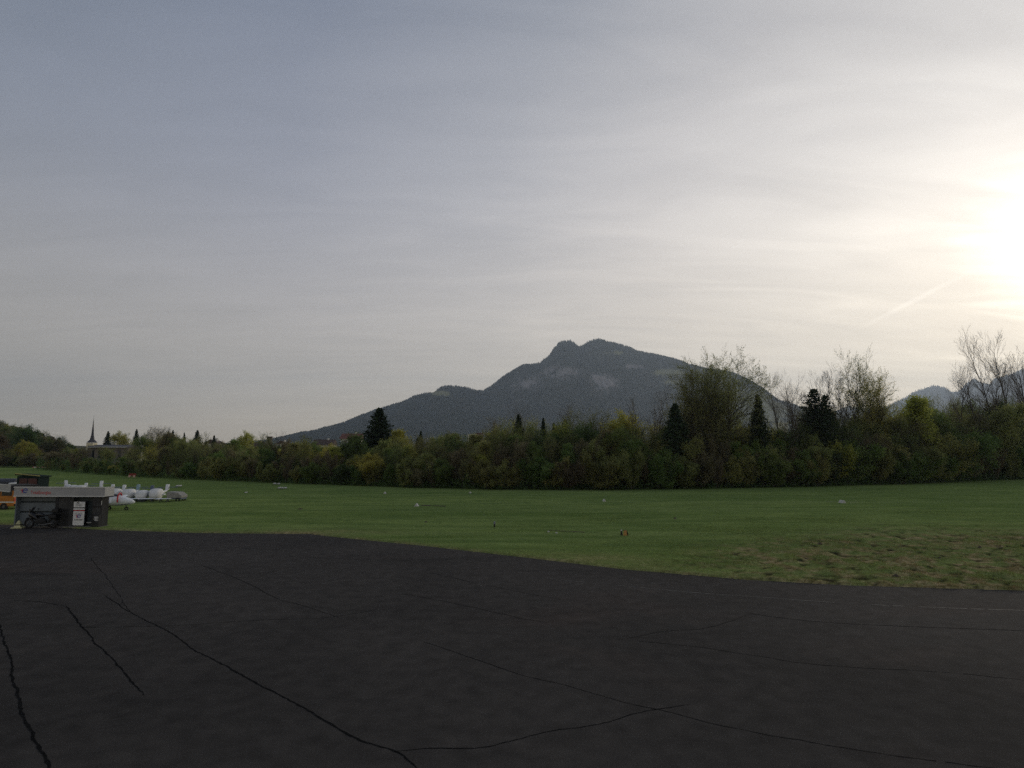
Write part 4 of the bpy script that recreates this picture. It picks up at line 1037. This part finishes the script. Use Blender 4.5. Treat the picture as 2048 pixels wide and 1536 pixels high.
MB().tube([(-.74, -.09, .32), (-.52, -.09, .92)], .026, 8).tube([(-.74, .09, .32), (-.52, .09, .92)], .026, 8).build('fork', M_steel, mc)
MB().tube([(-.40, -.36, 1.02), (-.48, -.15, 1.04), (-.50, 0, 1.0), (-.48, .15, 1.04), (-.40, .36, 1.02)], .014, 8).build('handlebar', M_black, mc)
for s in (-1, 1): MB().tube([(-.46, s * .28, 1.04), (-.50, s * .34, 1.14)], .008, 5).ell([(-.53, s * .36, 1.17, .07, .04), (-.49, s * .36, 1.17, .07, .04)], 8).build('mirror', M_black, mc)
MB().tube([(-.1, -.17, .26), (.3, -.19, .24), (.85, -.21, .34)], [.03, .045, .055], 8).build('exhaust', M_steel, mc, True)
MB().ell([(-.98, 0, .52, .05, .01), (-.86, 0, .66, .07, .02), (-.70, 0, .68, .07, .02), (-.54, 0, .58, .06, .02)], 8).build('mudguard', M_paintb, mc, True)
MB().box(.55, 1.02, -.27, .27, .62, .86).build('pannier', M_black, mc, bevel=.05)
MB().box(.70, 1.10, -.22, .22, .95, 1.22).build('top_case', M_black, mc, bevel=.06)
MB().tube([(.1, .1, .30), (.25, .25, .0)], .012, 6).build('kickstand', M_steel, mc)
for s in (-1, 1): MB().tube([(.15, s * .12, .34), (.68, s * .12, .32)], .022, 6).build('swingarm', M_dgrey, mc)

# ------------------------------------------------------------------ vehicles and trailers behind
M_orange = mat('orange paint', (0.46, 0.17, 0.02), .5, (0.36, 0.12, 0.015), 1.2)
M_winb = mat('tinted van glass', (0.03, 0.03, 0.035), .2, (0.02, 0.02, 0.025), 2, spec=.5)
g0 = ground(25, 1021)
van = empty('van', (g0.x, g0.y, 0), 0, label='orange van with a pale roof seen behind the left end of the fuel station', cat='van')
Dv_ = g0.y; zt = hgt(10, 972, Dv_)
prof = [(-4.3, .35), (-4.35, .75), (-4.1, 1.12), (-3.55, 1.22), (-3.05, zt - .22), (-2.7, zt - .12), (-.10, zt - .12), (0, zt - .35), (.02, 1.15), (.04, .38), (0, .33)]
MB().prism(prof, 'y', 0, 1.75).build('body', M_orange, van, bevel=.04)
MB().prism([(-3.0, zt - .14), (-2.7, zt - .02), (-.15, zt), (0.0, zt - .14)], 'y', .05, 1.70).build('roof', M_trimw, van, bevel=.03)
for a, b in ((-2.75, -2.0), (-1.9, -1.1), (-1.0, -.15)): MB().box(a, b, -.012, .0, 1.18, zt - .32).build('window', M_winb, van)
MB().box(-4.3, .03, -.02, -.001, .62, .72).build('stripe', M_trimw, van)
for x in (-3.4, -.75):
    wh = MB().torus((x, .06, .31), .22, .10, 'y', 18, 8).build('wheel', M_rubber, van, True)
    MB().tube([(x, -.03, .31), (x, .05, .31)], .13, 12).build('rim', M_steel, wh)
MB().box(.03, .12, .05, 1.7, .36, .52).build('bumper', M_black, van, bevel=.02)
MB().box(.04, .06, .02, .16, .75, .98).build('tail_light', M_red, van)

# dark trailer far left behind and its small white box
g0 = at(-10, 900, 66); zt = hgt(10, 957.5, 66)
tr = empty('covered_trailer', (g0.x, 66, 0), 0, label='long dark blue grey covered trailer at the far left behind the fuel station', cat='trailer')
M_dblue = mat('dark blue grey tarpaulin', (0.045, 0.05, 0.068), .6, (0.032, 0.036, 0.05), 1)
MB().prism([(-1.0, .5), (1.0, .5), (1.05, zt - .25), (.8, zt), (-.8, zt), (-1.05, zt - .25)], 'x', -3.6, 3.1).build('cover', M_dblue, tr, bevel=.05)
MB().box(-3.5, 3.0, -.95, .95, .40, .5).build('chassis', M_dgrey, tr)
for x in (-.5, .4):
    for y in (-.98, .98): MB().torus((x, y, .32), .22, .09, 'y', 16, 6).build('wheel', M_rubber, tr, True)
g0 = at(43, 900, 61); zt = hgt(43, 965, 61)
bxo = empty('white_box', (g0.x, 61, 0), 0, label='small white box body between the dark trailer and the green cabin', cat='box trailer')
M_whp = mat('white gelcoat', (0.72, 0.73, 0.74), .4, (0.62, 0.63, 0.65), 1.0, spec=.5)
M_whc = mat('white cloth cover', (0.66, 0.66, 0.64), .9, (0.54, 0.54, 0.53), 3.0, bump=.4, bscale=5)
M_bgrey = mat('blue grey paint', (0.10, 0.13, 0.19), .5, (0.07, 0.09, 0.14), 2)
MB().box(-.45, .45, -.7, .7, .45, zt).build('body', M_whp, bxo, bevel=.05)
MB().box(-.3, .3, -1.2, 1.0, .34, .44).build('chassis', M_dgrey, bxo)
for s in (-1, 1): MB().torus((s * .42, 0, .28), .2, .07, 'x', 14, 6).build('wheel', M_rubber, bxo, True)

# green cabin
D = 60; g0 = at(76.5, 900, D); zt = hgt(76, 949, D); hw = 23.0 * D / F
cb = empty('start_cabin', (g0.x, D, 0), R(-6), label='small dark green cabin with dark red window panes and a yellowish roof edge', cat='cabin')
M_gcab = mat('dark green boards', (0.020, 0.032, 0.030), .95, (0.014, 0.022, 0.022), 1.5, spec=.05)
M_rwin = mat('dark red glass', (0.075, 0.018, 0.022), .35, (0.045, 0.012, 0.018), 1.5)
M_yel = mat('weathered yellow roof edge', (0.36, 0.31, 0.10), .8, (0.26, 0.23, 0.08), 2)
MB().box(-hw, hw, -.9, .3, .15, zt - .12).build('wall', M_gcab, cb)
rr = MB().prism([(-hw - .12, zt - .02), (hw + .12, zt - .22), (hw + .12, zt - .12), (-hw - .12, zt + .08)], 'y', -1.05, .45).build('roof', M_gcab, cb)
MB().prism([(-hw - .1, zt + .085), (hw + .1, zt - .115), (hw + .1, zt - .06), (-hw - .1, zt + .14)], 'y', -1.08, -.9).build('roof_edge', M_yel, rr)
for a, b in ((-hw + .30, -.02), (.10, hw - .12)):
    f_ = MB().box(a - .04, b + .04, -.93, -.901, zt - 1.22, zt - .30).build('window', M_black, cb)
    MB().box(a, b, -.945, -.931, zt - 1.18, zt - .34).build('pane', M_rwin, f_)
MB().box(-.35, .35, -.915, -.901, .2, zt - 1.35).build('hatch', M_dgrey, cb)
for x in (-hw + .2, hw - .2): MB().box(x - .1, x + .1, -.8, .8, 0, .15).build('skid', M_concrete, cb)

# white light aircraft, nose to the right
def aircraft(loc, rz, label, span=4.3, L=6.4, cover=False, strap=None, group=None):
    o = empty('light_aircraft', loc, rz, label=label, cat='aircraft', group=group)     # nose towards +x
    MB().ell([(1.35, 0, .70, .04, .05), (1.15, 0, .72, .20, .20), (.7, 0, .78, .34, .33), (0, 0, .86, .42, .46), (-.9, 0, .88, .40, .44), (-1.9, 0, .86, .25, .28), (-3.4, 0, .92, .13, .15), (-5.0, 0, .98, .07, .10)], 16).build('fuselage', M_whp, o, True)
    MB().ell([(.35, 0, 1.05, .10, .08), (.10, 0, 1.12, .30, .22), (-.5, 0, 1.17, .34, .26), (-1.1, 0, 1.10, .26, .18), (-1.5, 0, 1.02, .10, .08)], 14).build('canopy', M_whc if cover else M_winb, o, True)
    for s in (-1, 1):
        MB().loft([[(x, s * y, z) for x, y, z in ((-.25, .3, .66), (-.55, .3, .74), (-1.3, .3, .68), (-.6, .3, .62))], [(x, s * y, z) for x, y, z in ((-.65, span, .98), (-.8, span, 1.02), (-1.15, span, .99), (-.8, span, .96))]]).build('wing', M_whp, o)
        MB().loft([[(x, s * y, z) for x, y, z in ((-4.5, .05, 1.02), (-4.7, .05, 1.05), (-5.05, .05, 1.02), (-4.7, .05, 1.0))], [(x, s * y, z) for x, y, z in ((-4.75, 1.15, 1.04), (-4.85, 1.15, 1.06), (-5.05, 1.15, 1.04), (-4.85, 1.15, 1.03))]]).build('tailplane', M_whp, o)
        MB().torus((-.75, s * .62, .20), .13, .06, 'y', 14, 6).tube([(-.75, s * .62, .2), (-.75, s * .4, .66)], .03, 5).build('wheel', M_rubber, o)
    MB().prism([(-4.5, 1.0), (-5.15, 1.0), (-5.35, 1.85), (-5.05, 1.85)], 'y', -.04, .04).build('fin', M_whp, o)
    MB().torus((.75, 0, .17), .11, .05, 'y', 14, 6).tube([(.75, 0, .2), (.7, 0, .5)], .03, 5).build('nose_wheel', M_rubber, o)
    if strap: MB().tube([(.12 + .1 * math.cos(0), .47 * math.cos(a), .90 + .54 * math.sin(a)) for a in [R(-20) + R(220) * i / 14 for i in range(15)]], .05, 6).build('red_strap', M_red, o)
    MB().ell([(1.05, .0, .60, .22, .05), (.4, 0, .52, .30, .05), (-1.2, 0, .50, .26, .05)], 10).build('blue_belly_stripe', M_bgrey, o, True)
    return o
nose = at(275, 900, 51.5)
aircraft((nose.x - 1.30 * math.cos(R(12)), 51.5 - 1.30 * math.sin(R(12)), .0), R(12), 'white low wing light aircraft with a red strap, nose just past the fuel station', strap=True)

# row of covered gliders, noses towards the camera
def glider(u, D, skew, label, hc=1.15, fin=1.36, wd=1.0, fincol=None, slope=0.0, pan=True):
    p = at(u, 900, D); rz = math.atan2(-D, -p.x) + skew
    o = empty('covered_glider', (p.x, D, 0), rz, label=label, cat='glider', group='gliders parked in a row on the grass')   # nose towards +x
    MB().ell([(1.0, 0, .50, .08, .08), (.75, 0, .52, .26, .24), (0, 0, .56, .34, .32), (-1.2, 0, .60, .28, .28), (-2.6, 0, .66, .12, .14), (-4.9, 0, .74, .07, .08)], 14).build('fuselage', M_whp, o, True)
    cvr = MB().ell([(1.10, 0, .56, .26, .16), (.95, 0, .62, .40 * wd, .34), (.5, 0, .66 + slope, .50 * wd, hc - .66 - slope), (-.3, 0, .70, .52 * wd, hc - .70), (-1.0, 0, .70, .44 * wd, hc - .78), (-1.4, 0, .70, .26, .22)], 16, .55)
    cvr.build('canopy_cover', M_whc, o, True)
    MB().prism([(-4.5, .78), (-5.1, .78), (-5.2, fin), (-4.75, fin)], 'y', -.14, .14).build('fin', fincol or M_whp, o, bevel=.03)
    MB().loft([[(-4.75, -.9, fin - .30), (-5.05, -.9, fin - .30), (-5.05, -.9, fin - .26), (-4.75, -.9, fin - .26)], [(-4.75, .9, fin - .30), (-5.05, .9, fin - .30), (-5.05, .9, fin - .26), (-4.75, .9, fin - .26)]]).build('tailplane', M_bgrey, o)
    for s in (-1, 1): MB().box(-.9, -.1, s * .34 - (.35 if s < 0 else 0), s * .34 + (.35 if s > 0 else 0), .56, .66).build('wing_stub', M_whp, o)
    MB().torus((-.3, 0, .18), .12, .06, 'y', 14, 6).build('wheel', M_rubber, o, True)
    MB().box(-1.0, .6, -.30, .30, .06, .30).build('trolley', M_bgrey, o)
    return o
M_fblue = mat('pale blue fin paint', (0.26, 0.36, 0.40), .5, (0.2, 0.29, 0.33), 2)
glider(236, 61, R(-9), 'covered white glider nearest the fuel station, left end of the open row', hc=1.20, fin=1.30)
glider(264, 61, R(-9), 'covered white glider second from the fuel station with a pale blue fin', hc=1.17, fin=1.34, fincol=M_fblue)
glider(290, 60.5, R(-10), 'low covered white glider in the middle of the open row', hc=1.08, fin=1.26, fincol=M_bgrey)
glider(317, 61, R(-12), 'sloping covered white glider at the right of the open row', hc=1.20, fin=1.34, slope=-.04)
glider(127, 64, R(-8), 'low covered glider whose fin shows above the fuel station roof by the cabin', hc=.98, fin=1.2)
glider(152, 65, R(8), 'covered glider with a tall fin above the middle of the fuel station roof', hc=1.32, fin=1.62)
glider(166, 65, R(-6), 'covered glider peeping over the fuel station roof beside the tall fin', hc=1.30, fin=1.3)
glider(196, 63, R(-6), 'covered glider showing only its slim fin over the right end of the roof', hc=.95, fin=1.62)
glider(219, 62, R(-6), 'covered glider half hidden at the right end of the fuel station roof', hc=1.0, fin=1.30)
# wing panels lying on trestles before the row
for (ua, ub, lab) in ((250, 284, 'left white wing panel on low trestles in front of the covered gliders'), (288, 316, 'middle white wing panel on low trestles in front of the covered gliders'), (322, 346, 'right dark edged white wing panel by the grey trailer')):
    a, b = at(ua, 900, 59.2), at(ub, 900, 59.0); Lw = (b - a).length
    o = empty('wing_panel', a, math.atan2(b.y - a.y, b.x - a.x), label=lab, cat='wing')
    o.location.z = 0
    MB().loft([[(0, -.42, .36), (0, -.1, .42), (0, .42, .36), (0, -.1, .34)], [(Lw, -.30, .40), (Lw, -.05, .44), (Lw, .3, .40), (Lw, -.05, .38)]]).build('skin', M_whp, o)
    for x in (.25, Lw - .3):
        MB().prism([(-.28, 0), (-.22, 0), (.03, .34), (-.03, .34)], 'x', x, x + .06).prism([(.22, 0), (.28, 0), (.03, .34), (-.03, .34)], 'x', x, x + .06).build('trestle', M_dblue, o)
# beige grey trailer at the right end of the row
g0, g1 = at(345, 900, 60.5), at(374, 900, 60.5); w3 = g1.x - g0.x; zt = hgt(360, 983, 60.5)
M_beige = mat('beige grey cover', (0.30, 0.29, 0.26), .8, (0.22, 0.215, 0.2), 2)
tr2 = empty('flat_trailer', (g0.x, 60.5, 0), 0, label='low beige grey covered trailer at the right end of the glider row', cat='trailer')
MB().prism([(0, .38), (w3, .38), (w3, zt - .35), (w3 - .4, zt - .05), (.0, zt)], 'y', -.6, .6).build('cover', M_beige, tr2, bevel=.04)
MB().box(.0, w3 - .03, -.55, .55, .26, .37).build('chassis', M_bgrey, tr2)
for y in (-.55, .55): MB().torus((w3 * .75, y, .22), .15, .07, 'y', 14, 6).build('wheel', M_rubber, tr2, True)
MB().tube([(-.8, 0, .3), (0, 0, .3)], .03, 6).build('drawbar', M_dgrey, tr2)

# ------------------------------------------------------------------ runway markers
M_mark = mat('weathered white marker plastic', (0.50, 0.50, 0.46), .7, (0.40, 0.40, 0.37), 4)
def wedge(u, v, wpx, hpx, label, group=None, name='runway_marker', extra=None):
    p = ground(u, v); k = p.y / F; w, h = wpx * k / 2, hpx * k
    o = empty(name, (p.x, p.y, .02), 0, label=label, cat='marker', group=group)
    MB().prism([(-w, 0), (w, 0), (w * .15, h), (-w * .15, h)], 'y', -.35, .35).build('hood', M_mark, o)
    MB().box(-w * 1.02, w * 1.02, -.36, .36, -.02, .03).build('base', M_dgrey, o)
    return o
G5 = 'small white runway markers on the far grass'
wedge(355, 973, 3.2, 2.6, 'left one of the two white dots above the beige trailer')
wedge(360, 973, 3.2, 2.6, 'right one of the two white dots above the beige trailer')
wedge(549, 968.5, 5.5, 2.6, 'left marker of the upper pair at the far grass edge')
wedge(557, 969, 5, 2.6, 'right marker of the upper pair at the far grass edge')
wedge(558.5, 977, 4, 2.6, 'leftmost marker of the lower group of three')
wedge(564, 977, 4, 2.6, 'middle marker of the lower group of three')
wedge(570.5, 977, 4.5, 2.6, 'rightmost marker of the lower group of three')
wedge(769.5, 988, 5, 3.6, 'lone white marker on the far grass left of the white tent marker')
wedge(833, 1014, 10, 6, 'largest white tent shaped marker with a bare strip beside it')
wedge(940, 987, 6, 2.8, 'flat white marker on the far grass below the apartment blocks')
wedge(1208.5, 1004, 7, 5, 'white wedge marker under the right summit of the mountain')
wedge(1684.5, 1007, 9, 6, 'white tent marker on the right grass with a pale line through it')
wedge(492, 986, 4, 1.6, 'faint tiny marker left of the five dots')
# red and white pair
p = ground(265, 954.5); k = p.y / F
o = empty('barrier_board', (p.x, p.y, 0), 0, label='short red board with two pale ends on the grass below the hedge', cat='barrier')
MB().box(-7 * k, 7 * k, -.05, .05, .25, .68).build('board', mat('dull red board', (0.22, 0.03, 0.025), .8, (0.17, 0.025, 0.02), 3), o)
for s in (-1, 1): MB().box(s * 4.5 * k - 2 * k, s * 4.5 * k + 2 * k, -.3, -.06, 0, .36).build('foot_block', mat('pale pink plastic', (.55, .36, .30), .7), o)
# far road barrier
p = ground(81, 937.5); k = p.y / F
o = empty('road_barrier', (p.x, p.y, 0), 0, label='long low red and white barrier rail at the far left grass end', cat='barrier')
MB().box(-16 * k, 16 * k, -.04, .04, .28, .52).build('rail', mat('faded pink red', (.50, .20, .17), .7), o)
for i in range(3): MB().box((-13 + 10 * i) * k, (-9 + 10 * i) * k, -.055, -.041, .30, .50).build('white_band', M_mark, o)
for x in (-14, 0, 14): MB().box(x * k - .06, x * k + .06, -.03, .03, 0, .28).build('post', M_dgrey, o)
# bare strips and pale lines through the grass near the markers (laid sheets)
M_soil = mat('bare brown soil', (0.085, 0.065, 0.04), 1, (0.055, 0.045, 0.03), 2)
M_chalk = mat('faint chalk line', (0.26, 0.28, 0.19), 1, (0.12, 0.15, 0.07), 1.2)
def strip(u0, u1, v0, v1, hw, name, m, z=.085, seed=0):
    r = random.Random(seed); a, b = ground(u0, v0), ground(u1, v1); V = []; n = 24
    for i in range(n + 1):
        q = a.lerp(b, i / n); w = hw * r.uniform(.4, 1.2); zz = z
        V += [(q.x, q.y - w, zz), (q.x, q.y + w, zz)]
    o = MB().add(V, [(2 * i, 2 * i + 2, 2 * i + 3, 2 * i + 1) for i in range(n)]).build(name, m); return tag(o, kind='structure')
strip(842, 862, 1012.5, 1012.5, .35, 'bare_strip', M_soil)
strip(866, 892, 1013, 1014, .2, 'bare_strip', M_soil)
strip(1652, 1678, 1005, 1005.5, .12, 'chalk_line', M_chalk)
strip(1692, 1718, 1005.5, 1006, .12, 'chalk_line', M_chalk)
strip(1098, 1170, 1063, 1067, .10, 'bare_strip', M_soil)
# little post
p = ground(989, 1056); o = empty('hydrant_post', (p.x, p.y, 0), 0, label='thin dark post with a grey cap standing alone on the mid grass', cat='post')
MB().tube([(0, 0, 0), (0, 0, .24)], .05, 8).build('stem', M_black, o); MB().box(-.06, .06, -.06, .06, .24, .40).build('cap', mat('grey cap', (.2, .22, .25), .6), o, bevel=.01)
# orange board and white knob
p = ground(1250, 1073); o = empty('orange_board', (p.x, p.y, 0), R(25), label='small orange angled board with a black side on the mid grass', cat='sign')
M_ob = mat('dirty orange board', (.48, .27, .08), .8, (.36, .19, .06), 5)
MB().prism([(-.13, 0), (.12, 0), (.10, .34), (-.08, .34)], 'y', -.03, 0).build('face', M_ob, o)
MB().prism([(.12, 0), (.26, .0), (.13, .34), (.10, .34)], 'y', -.02, .25).build('side', M_black, o)
p = ground(1243, 1072); o = empty('knob_post', (p.x, p.y, 0), 0, label='short dark post with a white knob left of the orange board', cat='post')
MB().tube([(0, 0, 0), (0, 0, .27)], [.08, .04], 8).build('stem', M_black, o); MB().ell([(-.05, 0, .31, .02, .02), (0, 0, .31, .06, .06), (.05, 0, .31, .02, .02)], 8).build('knob', M_mark, o, True)
for (u, v, lab) in ((1097, 1064, 'left of two tiny pale pegs in the grass left of the orange board'), (1113, 1066.5, 'right of two tiny pale pegs in the grass left of the orange board')):
    p = ground(u, v + 2); o = empty('ground_peg', (p.x, p.y, .02), 0, label=lab, cat='peg')
    MB().loft([[(r * x, r * y, z) for x, y in ((-1, -1), (1, -1), (1, 1), (-1, 1))] for z, r in ((0, .05), (.08, .06), (.10, .02))]).build('peg_head', M_mark, o)
for (u, v, w) in ((1350, 1039, .16), (852, 1047, .16), (1792, 1156, .14), (600, 1020, .2), (1350, 1041, .12), (1880, 1120, .1), (1960, 1098, .1), (1640, 1090, .1)):
    p = ground(u, v); r = random.Random(int(u)); n = 9
    V = [(0, 0, .14)] + [(w * 1.5 * r.uniform(.7, 1.2) * math.cos(2 * math.pi * i / n), w * r.uniform(.7, 1.2) * math.sin(2 * math.pi * i / n), 0.0) for i in range(n)]
    m_ = MB().add(V, [(0, 1 + i, 1 + (i + 1) % n) for i in range(n)]).build('molehill', M_soil, None, True)
    m_.location = (p.x, p.y, .03); tag(m_, label='dark low molehill in the airfield grass', cat='molehill', group='molehills in the grass')

# ------------------------------------------------------------------ air
hm = bpy.data.materials.new('haze'); hm.use_nodes = True
ht = hm.node_tree; ht.nodes.clear(); ho = ht.nodes.new('ShaderNodeOutputMaterial'); pv = ht.nodes.new('ShaderNodeVolumePrincipled')
pv.inputs['Color'].default_value = (0.66, 0.80, 1.0, 1); pv.inputs['Density'].default_value = 10.5e-5; pv.inputs['Anisotropy'].default_value = 0.35
ht.links.new(pv.outputs[0], ho.inputs['Volume'])
hb = MB().box(-GR - 60, GR + 60, -700, GR + 60, -6, 1330).build('haze', hm); tag(hb, kind='stuff')
